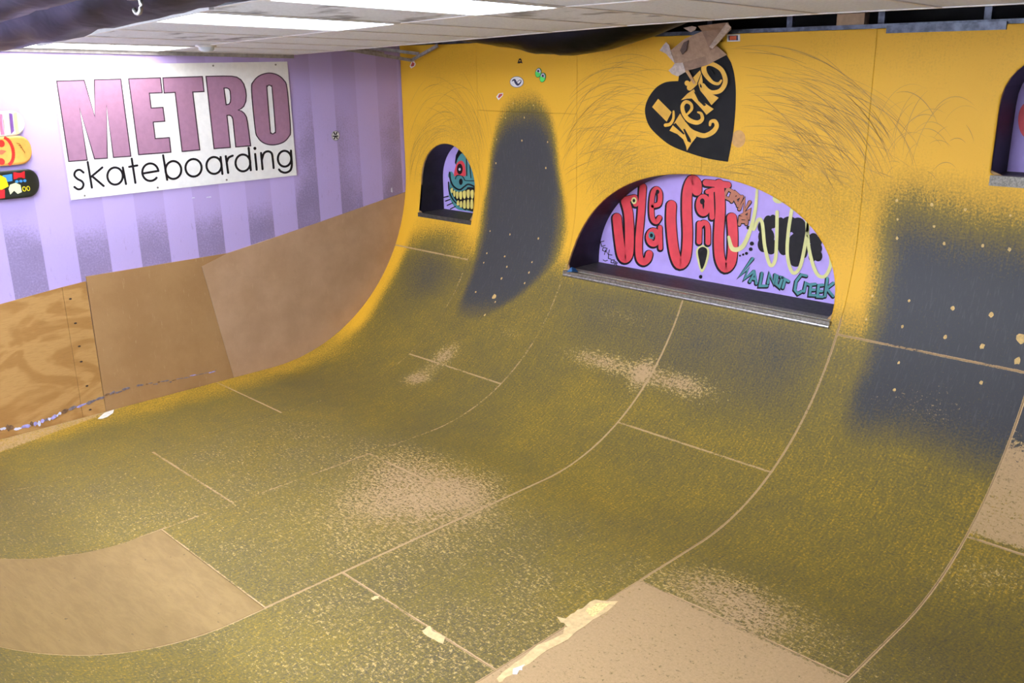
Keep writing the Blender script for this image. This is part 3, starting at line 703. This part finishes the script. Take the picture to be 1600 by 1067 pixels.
SK = [[cr([(268, 722), (246, 706), (222, 714), (214, 738), (232, 760), (258, 774), (268, 794), (258, 816), (236, 822), (214, 808)], 4)], [[(293, 660), (318, 812)], [(380, 692), (308, 752)], [(322, 746), (388, 802)]],
      [ell(456, 743, 46, 51) + [(502, 743)], [(502, 692), (521, 790)]], [[(555, 640), (577, 783)], [(540, 688), (588, 680)]], [ell(666, 720, 48, 52, 18, 352)[::-1] if False else ell(666, 720, 48, 52, 40, 352), [(618, 728), (714, 712)]],
      [[(742, 620), (766, 765)], ell(803, 707, 47, 53) + [(850, 707)]], [ell(923, 694, 48, 52) + [(971, 694)]], [ell(1045, 680, 45, 50) + [(1090, 680)], [(1084, 630), (1095, 730)]], [[(1115, 625), (1129, 724)], cr([(1121, 660), (1132, 634), (1156, 622)], 4)],
      [ell(1217, 665, 44, 50) + [(1261, 665)], [(1251, 575), (1264, 708)]], [[(1290, 612), (1299, 705)], [(1288, 578), (1288.5, 579)]], [[(1325, 606), (1334, 702)], cr([(1330, 645), (1342, 608), (1366, 596), (1388, 608), (1395, 645), (1400, 695)], 4)],
      [ell(1465, 640, 40, 47) + [(1505, 640)], cr([(1503, 592), (1506, 640), (1508, 680), (1498, 710), (1470, 723), (1444, 716), (1432, 704)], 4)]]
for i, l in enumerate(SK):
    mb = MB()
    for st in l: K.stroke(st, 18 if len(st) == 2 and abs(st[0][0] - st[1][0]) < 1 else W, .0012, False, mb)
    mb.build('letter', M_ink, S)
for u, v in ((1040, 86), (1412, 80), (275, 860), (710, 812), (1120, 766)): K.area([ell(u, v, 6, 6, n=8)], .002).build('screw_head', M_steel, S)

# ---------------------------------------------------------------- heart decal
Hh = thing('heart_decal', (3.5, 0, 1.95), 'large tilted black heart decal with yellow I METRO lettering on the yellow wall', 'decal')
Q = Print('y', -.0005, 980, 20, 4.445)
Q.area([[(690, 292)] + cr([(722, 345), (742, 415), (753, 500), (755, 580), (750, 700), (733, 860), (700, 1035)], 4) + cr([(700, 1035), (560, 1012), (420, 970), (300, 920), (205, 845), (150, 780), (125, 700), (130, 635), (160, 570), (210, 512), (275, 480), (355, 474)], 4)[1:] + [(362, 420), (440, 370), (560, 300)]], .0015).build('heart', M_black, Hh)
hk = [0]
def hl(loops=(), strokes=(), cuts=()):
    base = .003 + .0022 * hk[0]; hk[0] += 1; mb = MB(); hb = MB()
    for l in loops: Q.area([l], base + .001, mb); Q.stroke(list(l) + [l[0]], 16, base, True, hb)
    for p, wd in strokes: Q.stroke(p, wd, base + .001, False, mb); Q.stroke(p, [k + 16 for k in (wd if isinstance(wd, list) else [wd])] * (1 if isinstance(wd, list) else 2), base, False, hb)
    o = mb.build('letter', M_dyel, Hh); hb.build('letter_gap', M_black, o)
    for l in cuts: Q.area([l], base + .0018).build('counter', M_black, o)
hl([[(175, 654), (217, 597), (310, 690), (276, 756)]], [(cr([(268, 780), (300, 772), (322, 735), (324, 685)], 5), [24, 22, 18, 14])])
hl([[(297, 818), (330, 765), (370, 700), (392, 722), (412, 775), (440, 812), (484, 862), (450, 905), (418, 957), (412, 925), (392, 878), (352, 842)]], [(cr([(405, 765), (440, 815), (490, 842), (545, 852), (600, 825), (625, 785), (612, 752), (585, 756), (578, 780)], 5), [16, 30, 34, 32, 34, 30, 26, 22, 16])],
   [[(318, 778), (340, 765), (402, 838), (396, 846)], [(392, 806), (404, 806), (446, 880), (446, 902), (424, 893)]])
hl([], [(cr([(420, 706), (452, 668), (446, 632), (412, 618), (388, 648), (398, 700), (436, 745), (492, 762), (526, 738), (518, 700), (496, 690)], 5), [14, 20, 20, 24, 26, 28, 32, 30, 24, 20, 12])])
hl([[(380, 606), (425, 560), (470, 530), (480, 560), (520, 610), (606, 668), (556, 707), (535, 680), (490, 630), (455, 595), (420, 596)]], [([(422, 488), (424, 490)], 36), (cr([(440, 520), (480, 470), (522, 405)], 4), [40, 55, 22])], [[(468, 545), (490, 560), (555, 640), (540, 648), (500, 610)]])
hl([[(500, 490), (522, 425), (530, 470), (530, 500), (555, 540), (642, 590), (592, 640), (552, 585), (515, 540)]], [(cr([(535, 500), (565, 535), (600, 552), (650, 542), (680, 505), (688, 460), (665, 400), (620, 365), (575, 352), (545, 365), (540, 400), (560, 440), (600, 482), (640, 492), (660, 470)], 5), [22, 24, 28, 30, 32, 32, 30, 30, 30, 34, 36, 30, 22, 20, 14])], [[(512, 488), (524, 505), (526, 522), (513, 515)], cr([(560, 385), (590, 395), (612, 430), (585, 425), (565, 405)], 3, True)])
M_worn = flat('paint_worn_spot', (196, 148, 84), .6, .12)
mb = MB(); q = on_y(1154, 217, 0); mb.prism([(q.x + a * .055, -.0012, q.z + b * .06) for a, b in ell(0, 0, 1, 1, n=20)], (0, .001, 0)); mb.build('worn_spot', M_worn, ramp)

# ---------------------------------------------------------------- stickers on the wall
def sticker(name, px, py, label, parts, plane='y', v=-.0008, sc=8.0):
    P = Print(plane, v if plane == 'y' else .0008, px, py, sc); q = P.p(0, 0)
    T = thing(name, q, label, 'sticker', 'stickers on the walls')
    for i, (nm, kind, geo, m) in enumerate(parts):
        lf = .0008 + .0009 * i
        (P.area([geo], lf) if kind == 'a' else P.stroke(geo[0], geo[1], lf)).build(nm, m, T)
M_sw = flat('sticker_white', (226, 222, 220), .4, .04); M_sr = flat('sticker_red', (186, 70, 62), .4, .15, 60); M_sg = flat('sticker_green', (78, 208, 88), .4, .06); M_navy = flat('sticker_navy', (42, 42, 70), .4, .1); M_lil = flat('sticker_lilac', (206, 190, 214), .4, .05); M_gdk = flat('sticker_dark_green', (28, 104, 52), .4, .1)
sticker('oval_sticker', 807.5, 128, 'white oval sticker with a navy swoosh at the top of the dark lane', [('rim', 'a', ell(0, 0, 88, 72, n=28), flat('sticker_grey', (128, 122, 116))), ('face', 'a', ell(0, 0, 80, 64, n=28), M_sw), ('swoosh', 's', (cr([(-58, -10), (-28, -26), (-8, 10), (16, 34), (46, 12), (56, -18), (34, -22), (4, 4)], 5), [8, 26, 30, 26, 14, 8, 8, 5]), M_navy)])
sticker('eyes_sticker', 844.5, 117, 'bright green cartoon eyes sticker right of the white oval one', [('left_rim', 'a', ell(-26, -28, 40, 62, n=22, tilt=12), M_gdk), ('right_rim', 'a', ell(30, 32, 40, 62, n=22, tilt=12), M_gdk), ('left_lid', 'a', ell(-26, -26, 33, 54, n=22, tilt=12), M_sg), ('right_lid', 'a', ell(30, 34, 33, 54, n=22, tilt=12), M_sg),
        ('left_white', 'a', [(-52, -42), (-34, -76), (-10, -80), (6, -46), (2, -20)], M_lil), ('right_white', 'a', [(6, 16), (22, -16), (46, -20), (62, 14), (58, 40)], M_lil), ('left_pupil', 'a', ell(-22, -48, 13, 16, n=12), M_navy), ('right_pupil', 'a', ell(36, 12, 13, 16, n=12), M_navy)])
sticker('ink_sticker', 812.5, 95.5, 'tiny black ink figure sticker above the white oval one', [('figure', 'a', [(-32, 26), (-22, 0), (-12, -30), (4, -36), (18, -18), (20, 4), (34, 28), (8, 20), (-6, 28)], M_ink), ('highlight', 'a', ell(0, -4, 9, 10, n=10), M_dyel)])
sticker('red_sticker', 781.5, 150, 'small tilted red and white sticker at the left of the dark lane', [('paper', 'a', [(-48, 10), (-20, -32), (38, -40), (36, -8), (-20, 52)], M_sw), ('print', 'a', [(-28, 12), (-8, -24), (30, -30), (26, -8), (-14, 28)], M_sr)])
sticker('red_sticker', 644.8, 100, 'small tilted red and white sticker in the corner under the broken ceiling bar', [('paper', 'a', [(-36, 30), (-12, -36), (14, -44), (38, -2), (30, 24), (-18, 56)], M_sw), ('print', 'a', [(-22, 18), (-2, -26), (26, -8), (18, 22), (-12, 34)], M_sr)])
sticker('box_sticker', 1146, 59.5, 'white rectangular sticker with orange print beside the torn cardboard', [('paper', 'a', [(-82, -44), (82, -48), (84, 40), (-80, 46)], M_sw), ('print', 'a', [(-60, -28), (56, -34), (58, 28), (-58, 30)], M_navy), ('block', 'a', [(-46, -24), (40, -28), (38, 22), (-44, 26)], flat('sticker_orange', (206, 92, 50)))])
sticker('lettering_sticker', 1125, 62, 'tiny black lettering half hidden behind the torn cardboard', [('stroke', 's', ([(-30, -16), (0, -28), (14, -14)], 9), M_ink), ('stroke', 's', (ell(-14, 14, 12, 12, n=10) + [(-2, 14)], 8), M_ink), ('stroke', 's', (ell(18, 10, 12, 14, n=10) + [(30, 10)], 8), M_ink)])
sticker('round_sticker', 524, 212, 'round black and white sticker on the striped lavender wall', [('disc', 'a', ell(0, 0, 50, 62, n=22), M_sw), ('mark', 's', ([(-18, -40), (-8, -16)], 14), M_ink), ('mark', 's', ([(18, -42), (6, -14)], 14), M_ink), ('mark', 's', ([(-30, 6), (28, 4)], 14), M_ink), ('mark', 's', ([(-18, 40), (-6, 14)], 14), M_ink), ('mark', 's', ([(20, 38), (8, 14)], 12), M_ink), ('rim', 's', (ell(0, 0, 48, 60, n=22) + [(48, 0)], 4), M_ink)], 'x')

# ---------------------------------------------------------------- skateboard decks on the wall
def deck(zc, yend, m, label, art, w2=.101):
    L = .80; T = thing('skateboard_deck', (.03, yend - L / 2, zc - w2), label, 'skateboard deck', 'skateboard decks hung on the lavender wall')
    N, Mw = 48, 10
    def half(u):
        e = .11
        if u < e: return w2 * math.sqrt(max(0, 1 - ((e - u) / e) ** 2.2))
        if u > L - e: return w2 * math.sqrt(max(0, 1 - ((u - L + e) / e) ** 2.2))
        return w2
    def xo(u, v):
        d = max(0, .16 - u, u - (L - .16)); return .066 - .9 * d * d / .16 * .42 - .006 * (1 - (v / w2) ** 2)
    V = []; us = [L * (1 - math.cos(math.pi * i / N)) / 2 for i in range(N + 1)]
    for side in (0, .011):
        for u in us:
            h = max(half(u), .002)
            for j in range(Mw + 1):
                v = h * (2 * j / Mw - 1); V.append((xo(u, v) - side, yend - u, zc + v))
    n1 = (N + 1) * (Mw + 1); F = []
    g = lambda i, j, k: k * n1 + i * (Mw + 1) + j
    for i in range(N):
        for j in range(Mw):
            F.append((g(i, j, 0), g(i, j + 1, 0), g(i + 1, j + 1, 0), g(i + 1, j, 0))); F.append((g(i, j, 1), g(i + 1, j, 1), g(i + 1, j + 1, 1), g(i, j + 1, 1)))
        F.append((g(i, 0, 0), g(i + 1, 0, 0), g(i + 1, 0, 1), g(i, 0, 1))); F.append((g(i, Mw, 0), g(i, Mw, 1), g(i + 1, Mw, 1), g(i + 1, Mw, 0)))
    for j in range(Mw):
        F.append((g(0, j, 0), g(0, j, 1), g(0, j + 1, 1), g(0, j + 1, 0))); F.append((g(N, j, 0), g(N, j + 1, 0), g(N, j + 1, 1), g(N, j, 1)))
    b = mesh('board', V, F, m, T, True)
    lf = [0]
    def put(nm, pts, mm, kind='a', wd=.01):
        lf[0] += 1; k = MB(); lift = .0010 + .0003 * lf[0]
        def P(u, v): return (xo(u, v) + lift, yend - u, zc + v)
        if kind == 'a':
            c = (sum(p[0] for p in pts) / len(pts), sum(p[1] for p in pts) / len(pts)); n = len(pts)
            k.add([P(*c)] + [P((p[0] + c[0]) / 2, (p[1] + c[1]) / 2) for p in pts] + [P(*p) for p in pts], [(0, 1 + i, 1 + (i + 1) % n) for i in range(n)] + [(1 + i, 1 + n + i, 1 + n + (i + 1) % n, 1 + (i + 1) % n) for i in range(n)])
        else:
            for i in range(len(pts) - 1):
                a, q = np.array(pts[i]), np.array(pts[i + 1]); d = q - a; nn = np.array([-d[1], d[0]]) / (np.hypot(*d) + 1e-9) * wd / 2
                k.add([P(*(a + nn)), P(*(a - nn)), P(*(q - nn)), P(*(q + nn))], [(0, 1, 2, 3)])
        k.build(nm, mm, b)
    art(put); mb = MB()
    for u in (.14, .66): mb.tube([(-.0, yend - u, zc), (.056, yend - u, zc)], .012, 8)
    mb.build('wall_mount', M_steel, T)
C = lambda n, r, g, b: flat('deck_' + n, (r, g, b), .3, .06)
def art_orange(put):
    put('ring', [(.145 + .075 * math.cos(a) * 0 + .06 * (1 - math.cos(a * 1.0)), .098 * math.sin(a)) for a in np.linspace(-1.35, 1.35, 18)], C('red', 214, 52, 44), 's', .022)
    put('dot', [(.215 + .022 * math.cos(a), .055 + .026 * math.sin(a)) for a in np.linspace(0, 6.1, 16)], C('red', 214, 52, 44)); put('dot', [(.235 + .022 * math.cos(a), -.07 + .024 * math.sin(a)) for a in np.linspace(0, 6.1, 16)], C('red', 214, 52, 44))
    put('lips', [(.25, .005), (.22, .012), (.19, .0), (.22, -.022), (.25, -.02)], C('rose', 224, 110, 80))
    for k in range(5): put('scribble', [(.115 - .012 * k, .05 - .015 * k), (.095 - .008 * k, .045 - .016 * k), (.085 - .005 * k, .03 - .014 * k)], C('ink', 120, 84, 40), 's', .004)
def art_black(put):
    put('red_block', [(.105, .085), (.185, .085), (.19, .035), (.11, .035)], C('brick', 204, 40, 46)); put('blue_block', [(.195, .075), (.26, .07), (.26, .02), (.2, .025)], C('blue', 70, 140, 210))
    for k in range(3): put('blue_stud', [(.115 + .028 * k + .012 * math.cos(a), .018 + .010 * math.sin(a)) for a in np.linspace(0, 6, 10)], C('blue', 70, 140, 210))
    put('yellow_block', [(.24, .05), (.30, .09), (.36, .06), (.36, -.02), (.28, -.03), (.23, -.01)], C('yellow', 236, 216, 30)); put('cream_shape', [(.15, -.06), (.15, -.01), (.18, .01), (.22, .0), (.235, -.03), (.23, -.07), (.20, -.045), (.18, -.07)], C('cream', 220, 220, 170)); put('red_shape', [(.26, -.03), (.36, -.03), (.36, -.09), (.27, -.09)], C('brick', 204, 40, 46))
    for k in range(2): put('yellow_mark', [(.10 + .03 * k + .011 * math.cos(a), -.04 + .016 * math.sin(a)) for a in np.linspace(0, 6.28, 12)], C('yellow', 236, 216, 30), 's', .005)
def art_pale(put):
    cs = [C('lime', 206, 214, 150), C('pink', 214, 120, 150), C('violet', 120, 80, 150), C('mint', 160, 190, 170), C('white', 238, 232, 226), C('magenta', 190, 70, 140)]
    for k in range(9): put('stripe', [(.06 + .035 * k, -.075 + .02 * (k % 3)), (.085 + .035 * k, -.075), (.075 + .035 * k, .07), (.052 + .035 * k, .075 - .01 * (k % 2))], cs[(k * 2 + k // 3) % 6])
deck(2.312, -3.455, C('pale', 226, 222, 206), 'pale skateboard deck with coloured stripes, topmost of the three on the lavender wall', art_pale, .086)
deck(2.122, -3.435, C('orange', 240, 172, 84), 'orange skateboard deck with red ring and dots on the lavender wall', art_orange)
deck(1.885, -3.42, C('black', 40, 42, 34), 'black skateboard deck with coloured blocks, lowest on the lavender wall', art_black)

# ---------------------------------------------------------------- things hanging under the ceiling
def plastic():
    t = NT('black_plastic_wrap'); o = t.coords('Object', (1, 2.0, 2.0)); n = t.noise(o, 5, 2, .5, .4); t.bump(n, .4, .02)
    return t.out(t.mix(t.smooth(n, .3, .7), lin(4, 4, 4), lin(10, 9, 9)), .38, .16)
M_wrap = plastic()
def on_c(px, py):
    q = on_y(px, py, -2.4); d = ray(px, py)
    lo, hi = .3, 30
    for _ in range(60):
        m = (lo + hi) / 2; p = CAM + d * m
        if p.z < zceil(p.x, p.y): lo = m
        else: hi = m
    return CAM + d * lo
def duct(name, path, r, label, amp=.10):
    path = cr(path, 8) if len(path[0]) == 2 else path
    V = []; F = []; n = len(path); seg = 26; ph = random.random() * 9
    for i, p in enumerate(path):
        p = Vector(p); d = (Vector(path[min(i + 1, n - 1)]) - Vector(path[max(i - 1, 0)])).normalized(); a = d.cross(Vector((0, 0, 1))).normalized(); b = a.cross(d)
        for j in range(seg):
            t = 2 * math.pi * j / seg; rr = r * (1 + amp * .6 * math.sin(i * .9 + ph + 2 * math.sin(3 * t)) * math.sin(2 * t + i * .2) + amp * .25 * random.uniform(-1, 1))
            V.append(p + a * (rr * math.cos(t)) + b * (rr * math.sin(t)))
    for i in range(n - 1):
        for j in range(seg): F.append((i * seg + j, i * seg + (j + 1) % seg, (i + 1) * seg + (j + 1) % seg, (i + 1) * seg + j))
    F.append(tuple(range(seg))); F.append(tuple((n - 1) * seg + j for j in reversed(range(seg))))
    T = thing(name, path[n // 2], label, 'duct', 'black wrapped ducts'); mesh('plastic_wrap', V, F, M_wrap, T, True); return T, path
def poly3(pts, n=6):
    xs = [p[0] for p in pts]; out = []
    a = cr([(p[0], p[2]) for p in pts], n); b = cr([(p[0], p[1]) for p in pts], n)
    return [(u[0], v[1], u[1]) for u, v in zip(a, b)]
D1, pth = duct('wrapped_duct', poly3([(.4, -4.25, 2.93), (1.3, -4.22, 2.93), (2.19, -4.2, 2.945), (3.0, -4.2, 2.98), (3.72, -4.2, 3.02), (4.64, -4.2, 3.06), (5.6, -4.25, 3.12)], 8), .175, 'black plastic wrapped duct in the top left corner, above the lights')
D1b, _ = duct('wrapped_duct', poly3([(2.6, -4.62, 2.98), (3.4, -4.6, 2.985), (4.2, -4.58, 3.02), (5.2, -4.6, 3.1)], 8), .13, 'thinner black wrapped duct at the very top left, nearest the camera')
D2, _ = duct('wrapped_duct', poly3([(.75, -.5, 3.14), (1.2, -.5, 3.05), (2.05, -.5, 2.945), (2.52, -.5, 2.885), (3.01, -.5, 2.915), (3.55, -.5, 3.045), (4.0, -.5, 3.15)], 8), .17, 'black wrapped duct sagging in front of the yellow wall, under the ceiling edge', .06)
mb = MB(); mb.bar(on_y(60, 69, -4.0), on_y(330, 11, -4.0), .02, .02); mb.build('grid_bar', M_bar, ceil_)
CL = thing('pipe_clamp', on_y(238, 8, -4.35), 'shiny steel pipe clamp on the black duct at the top edge', 'clamp')
q = on_y(238, 6, -4.40); mb = MB(); mb.tube([(q.x + .03 * math.cos(a), q.y - .05, q.z + .03 * math.sin(a)) for a in np.linspace(-2.6, .9, 14)], .007, 8); mb.build('ring', M_steel, CL, True)
mb = MB(); mb.bar((q.x - .03, q.y - .05, q.z + .01), (q.x - .05, q.y - .05, q.z + .10), .03, .004); mb.build('strap', M_steel, CL)
# smoke detector
q = on_c(322, 71); DT = thing('smoke_detector', q, 'small white ceiling detector above the sign', 'detector')
def lathe(prof, c, n=24):
    mb = MB(); V = []; 
    for r, z in prof: V += [(c[0] + r * math.cos(2 * math.pi * k / n), c[1] + r * math.sin(2 * math.pi * k / n), c[2] + z) for k in range(n)]
    F = [(i * n + k, i * n + (k + 1) % n, (i + 1) * n + (k + 1) % n, (i + 1) * n + k) for i in range(len(prof) - 1) for k in range(n)] + [tuple(range(n)), tuple((len(prof) - 1) * n + k for k in reversed(range(n)))]
    mb.add(V, F); return mb
lathe([(.075, .004), (.075, -.008), (.06, -.012)], q).build('base', M_bar, DT, True); lathe([(.055, -.012), (.055, -.028), (.04, -.042), (.012, -.045)], q).build('cap', flat('detector_white', (215, 222, 228), .3, .03), DT, True)
# broken ceiling grid in the corner
BK = thing('broken_grid_bar', on_y(643, 94, -.05), 'bent grey ceiling bars hanging loose in the corner of the two walls', 'ceiling bar')
e = on_y(643, 94, -.05)
for a, b in ((on_x(505, 71, .1), e), (on_x(530, 70, .05), on_x(600, 84, .04)), (e, on_y(684, 71, -.12)), (on_x(560, 72, .04), on_y(655, 84, -.03))):
    mb = MB(); mb.bar(a, b, .006, .028); mb.bar(a + Vector((0, 0, -.013)), b + Vector((0, 0, -.013)), .024, .003); mb.build('bar', flat('dull_bar', (168, 160, 156), .45, .25, 30, .5, .3), BK)
# torn cardboard taped over the gap
CB = thing('torn_cardboard', on_y(1080, 90, -.04), 'torn brown cardboard taped to the ceiling edge above the black heart', 'cardboard')
M_card = flat('cardboard', (158, 128, 104), .8, .12, 30); M_card2 = flat('cardboard_fold', (140, 112, 92), .8, .14, 26); M_tape = flat('packing_tape', (186, 168, 156), .25, .15, 40); M_cink = flat('cardboard_print', (92, 74, 66), .8, .15)
def facet(pts, nm, m):
    V = []
    for u, v, d in pts: V.append(on_y(980 + u / 4.445, 20 + v / 4.445, -d))
    mb = MB(); mb.prism(V, (0, .004, 0)); return mb.build(nm, m, CB)
facet([(490, 92, .16), (700, 66, .20), (722, 112, .17), (640, 200, .08), (575, 262, .05), (520, 128, .10)], 'flap', M_card2)
facet([(520, 128, .10), (575, 262, .05), (545, 300, .035), (390, 345, .04), (330, 350, .05), (300, 262, .07), (400, 180, .09)], 'flap', M_card)
facet([(575, 262, .05), (620, 228, .05), (692, 290, .02), (560, 360, .02), (545, 300, .035)], 'flap', M_card)
facet([(545, 300, .035), (560, 360, .02), (480, 385, .03), (400, 405, .03), (385, 380, .035), (390, 345, .04)], 'flap', M_card2)
facet([(392, 205, .098), (425, 190, .098), (410, 262, .085), (382, 290, .078), (366, 262, .085)], 'print', M_cink)
facet([(300, 262, .074), (330, 350, .055), (300, 320, .06), (270, 285, .07), (224, 262, .08), (250, 225, .08), (270, 203, .08), (290, 225, .078)], 'tape', M_tape)
facet([(330, 350, .056), (385, 345, .046), (405, 410, .034), (350, 442, .03), (310, 425, .04), (286, 400, .05), (312, 378, .05)], 'tape', M_tape)
facet([(400, 402, .036), (425, 400, .036), (475, 488, .012), (462, 498, .012)], 'tape', flat('brown_tape', (172, 130, 84), .4))
facet([(640, 200, .085), (590, 250, .06), (570, 235, .07), (690, 70, .205), (722, 100, .18)], 'tape', M_tape)
facet([(390, 105, .12), (450, 92, .13), (480, 100, .13), (470, 120, .12), (440, 135, .11)], 'tape', M_tape)

# ---------------------------------------------------------------- wear on the ramp skin
def ribbons(items, name, m, lift=.0012):
    V = []; F = []
    for pts, wd in items:
        p = np.array([on_s(*q) for q in pts]); d = np.gradient(p, axis=0); L = np.hypot(d[:, 0], d[:, 1]) + 1e-9; nn = np.stack([-d[:, 1] / L, d[:, 0] / L], -1)
        tp = wd * np.sin(np.linspace(.25, math.pi - .15, len(p)))[:, None] / 2
        a = skin(p[:, 0] + (nn * tp)[:, 0], p[:, 1] + (nn * tp)[:, 1], lift); b = skin(p[:, 0] - (nn * tp)[:, 0], p[:, 1] - (nn * tp)[:, 1], lift); k = len(V)
        for u, v in zip(a, b): V += [tuple(u), tuple(v)]
        F += [(k + 2 * i, k + 2 * i + 1, k + 2 * i + 3, k + 2 * i + 2) for i in range(len(p) - 1)]
    o = mesh(name, V, F, m, ramp); o['kind'] = 'stuff'; return o
def arcs(n, cx, cy, jx, jy, rx, ry, a0, a1, span, wd):
    out = []
    for _ in range(n):
        k = random.random(); s = random.uniform(*span); st = random.uniform(a0, a1 - s); X, Y = cx + random.gauss(0, jx), cy + random.gauss(0, jy); A, B = rx[0] + (rx[1] - rx[0]) * k, ry[0] + (ry[1] - ry[0]) * k
        out.append((ell(X, Y, A, B, st, st + s, n=12, tilt=random.gauss(0, 5)), random.uniform(*wd)))
    return out
HC = [h[::12] for h in HOLES]
def clear(pts):
    for q in pts:
        x, s = on_s(*q)
        for Hh_ in HC:
            if Hh_[:, 0].min() < x < Hh_[:, 0].max() and Hh_[:, 1].min() < s < Hh_[:, 1].max() and inside(Hh_, np.array([x]), np.array([s]))[0]: return False
        if x < .05 or s > STOP - .02: return False
        if 1060 < q[0] < 1152 and 78 < q[1] < 256 and q[0] > 1010 + (q[1] < 150) * 40: return False
    return True
W_ = (.0018, .0042)
m1 = arcs(80, 692, 300, 6, 8, (46, 72), (85, 175), 185, 345, (25, 80), W_) + arcs(190, 985, 300, 30, 25, (50, 130), (50, 190), 195, 300, (20, 55), W_) + arcs(260, 1180, 330, 40, 25, (90, 230), (60, 240), 262, 350, (18, 50), W_) + arcs(26, 1450, 270, 30, 20, (20, 70), (30, 140), 185, 330, (30, 90), W_)
m1 += arcs(26, 720, 330, 4, 20, (40, 60), (150, 230), 285, 350, (15, 50), W_) + arcs(130, 1120, 300, 70, 12, (120, 260), (40, 90), 190, 350, (12, 35), W_)
def on_paint(pts):
    p = np.array([on_s(*q) for q in pts]); return scuff_field(p[:, 0], p[:, 1]).max() < .5
m1 = [a for a in m1 if clear(a[0]) and on_paint(a[0])]
ribbons(m1[::2] + m1[1::4], 'wheel_marks', M_mark); ribbons(m1[3::4], 'wheel_marks', M_mark2, .0014)
SP = [(500 + u / 3.048, 330 + v / 3.048, r) for u, v, r in ((905, 110, 2), (1040, 130, 2), (880, 215, 2), (795, 200, 2), (890, 265, 2), (995, 293, 2.4), (865, 320, 2.4), (975, 343, 2), (830, 408, 5), (835, 432, 2), (742, 385, 2), (785, 495, 2.5), (780, 245, 1.6), (1010, 243, 1.8), (810, 95, 1.6))]
SP += [(560 + u / 4, v / 4, r) for u, v, r in ((968, 645, 1.6), (1095, 658, 1.6), (920, 738, 1.4), (1038, 735, 1.8), (1022, 878, 2), (1183, 888, 1.8), (860, 1020, 2), (1172, 1050, 2), (865, 872, 1.4))]
SP += [(1200 + u / 2.667, 250 + v / 2.667, r) for u, v, r in ((537, 168, 2.4), (683, 187, 2.4), (823, 206, 2), (1010, 232, 1.6), (540, 247, 1.6), (692, 276, 1.8), (538, 325, 2), (735, 347, 2.2), (895, 357, 2.4), (1006, 373, 2.6), (436, 566, 2), (588, 586, 2), (770, 617, 3), (930, 645, 3), (410, 664, 2), (560, 694, 2), (738, 738, 3), (893, 777, 3.6), (545, 845, 2), (527, 958, 2.4), (888, 928, 2.6), (1055, 742, 7), (1040, 838, 4.5))]
V = []; F = []
for px, py, r in SP:
    x, s = on_s(px, py); rad = r * .0042; k = len(V); pts = [(x + rad * a * random.uniform(.7, 1.2), s + rad * b * random.uniform(.8, 1.5)) for a, b in ell(0, 0, 1, 1, n=9)]
    V += [tuple(skin(a, b, .0012)) for a, b in pts]; F.append(tuple(range(k, k + 9)))
o = mesh('filler_spots', V, F, M_fill, ramp); o['kind'] = 'stuff'
def torn(pts, lift=.001, m=M_raw, name='torn_patch'):
    P = []
    for i in range(len(pts)):
        a, b = np.array(pts[i]), np.array(pts[(i + 1) % len(pts)])
        for k in range(3): P.append(a + (b - a) * k / 3 + (rng.normal(0, 4, 2) if k else 0))
    V = [Vector(skin(*on_s(500 + u / 2.5, 640 + v / 2.5), lift)) for u, v in P]; mb = MB(); mb.prism(V, (0, 0, -lift * .8)); return mb.build(name, m, ramp)
torn([(398, 864), (430, 845), (442, 866), (490, 888), (480, 915), (440, 896)]); torn([(200, 735), (232, 728), (232, 740), (208, 744)])
p2 = torn([(925, 808), (960, 816), (1005, 782), (1075, 742), (1165, 748), (1120, 790), (1040, 842), (930, 918), (820, 992), (740, 1040), (700, 1064), (690, 1052), (760, 990), (850, 918), (950, 876), (968, 850)])
torn([(1035, 790), (1080, 756), (1140, 756), (1110, 780), (1060, 812)], .0016, flat('torn_ply', (228, 200, 130), .8, .3, 90)); torn([(755, 1012), (800, 996), (790, 1018), (752, 1034)], .0016, flat('torn_white', (222, 214, 208), .8, .2, 60))
def scrap(name, pts, m, label, cat, fn):
    V = [fn(*q) for q in pts]; T = mesh(name, *(lambda mb: (mb.v, mb.f))((lambda b: (b.prism(V, (0, 0, -.003)), b)[1])(MB())), m); tag(T, label, cat); return T
scrap('paper_scrap', [(153, 655), (163, 646), (178, 641), (177, 646), (168, 652), (160, 655)], flat('scrap_white', (226, 220, 206), .7), 'torn white scrap lying at the foot of the lavender wall', 'scrap', lambda u, v: Vector(skin(*on_s(u, v), .006)))
zt = 1.008; q = [CAM + ray(u, v) * ((zt + .012 * k - CAM.z) / ray(u, v).z) for u, v, k in ((886, 424, 0), (893, 417, 2), (899, 419, 1), (903, 424, 0), (894, 423, 2))]
mb = MB(); mb.prism(q, (0, 0, -.006)); tag(mb.build('blue_tape', flat('blue_tape', (40, 120, 190), .5)), 'crumpled blue tape scrap in the left end of the wide alcove ledge', 'scrap')
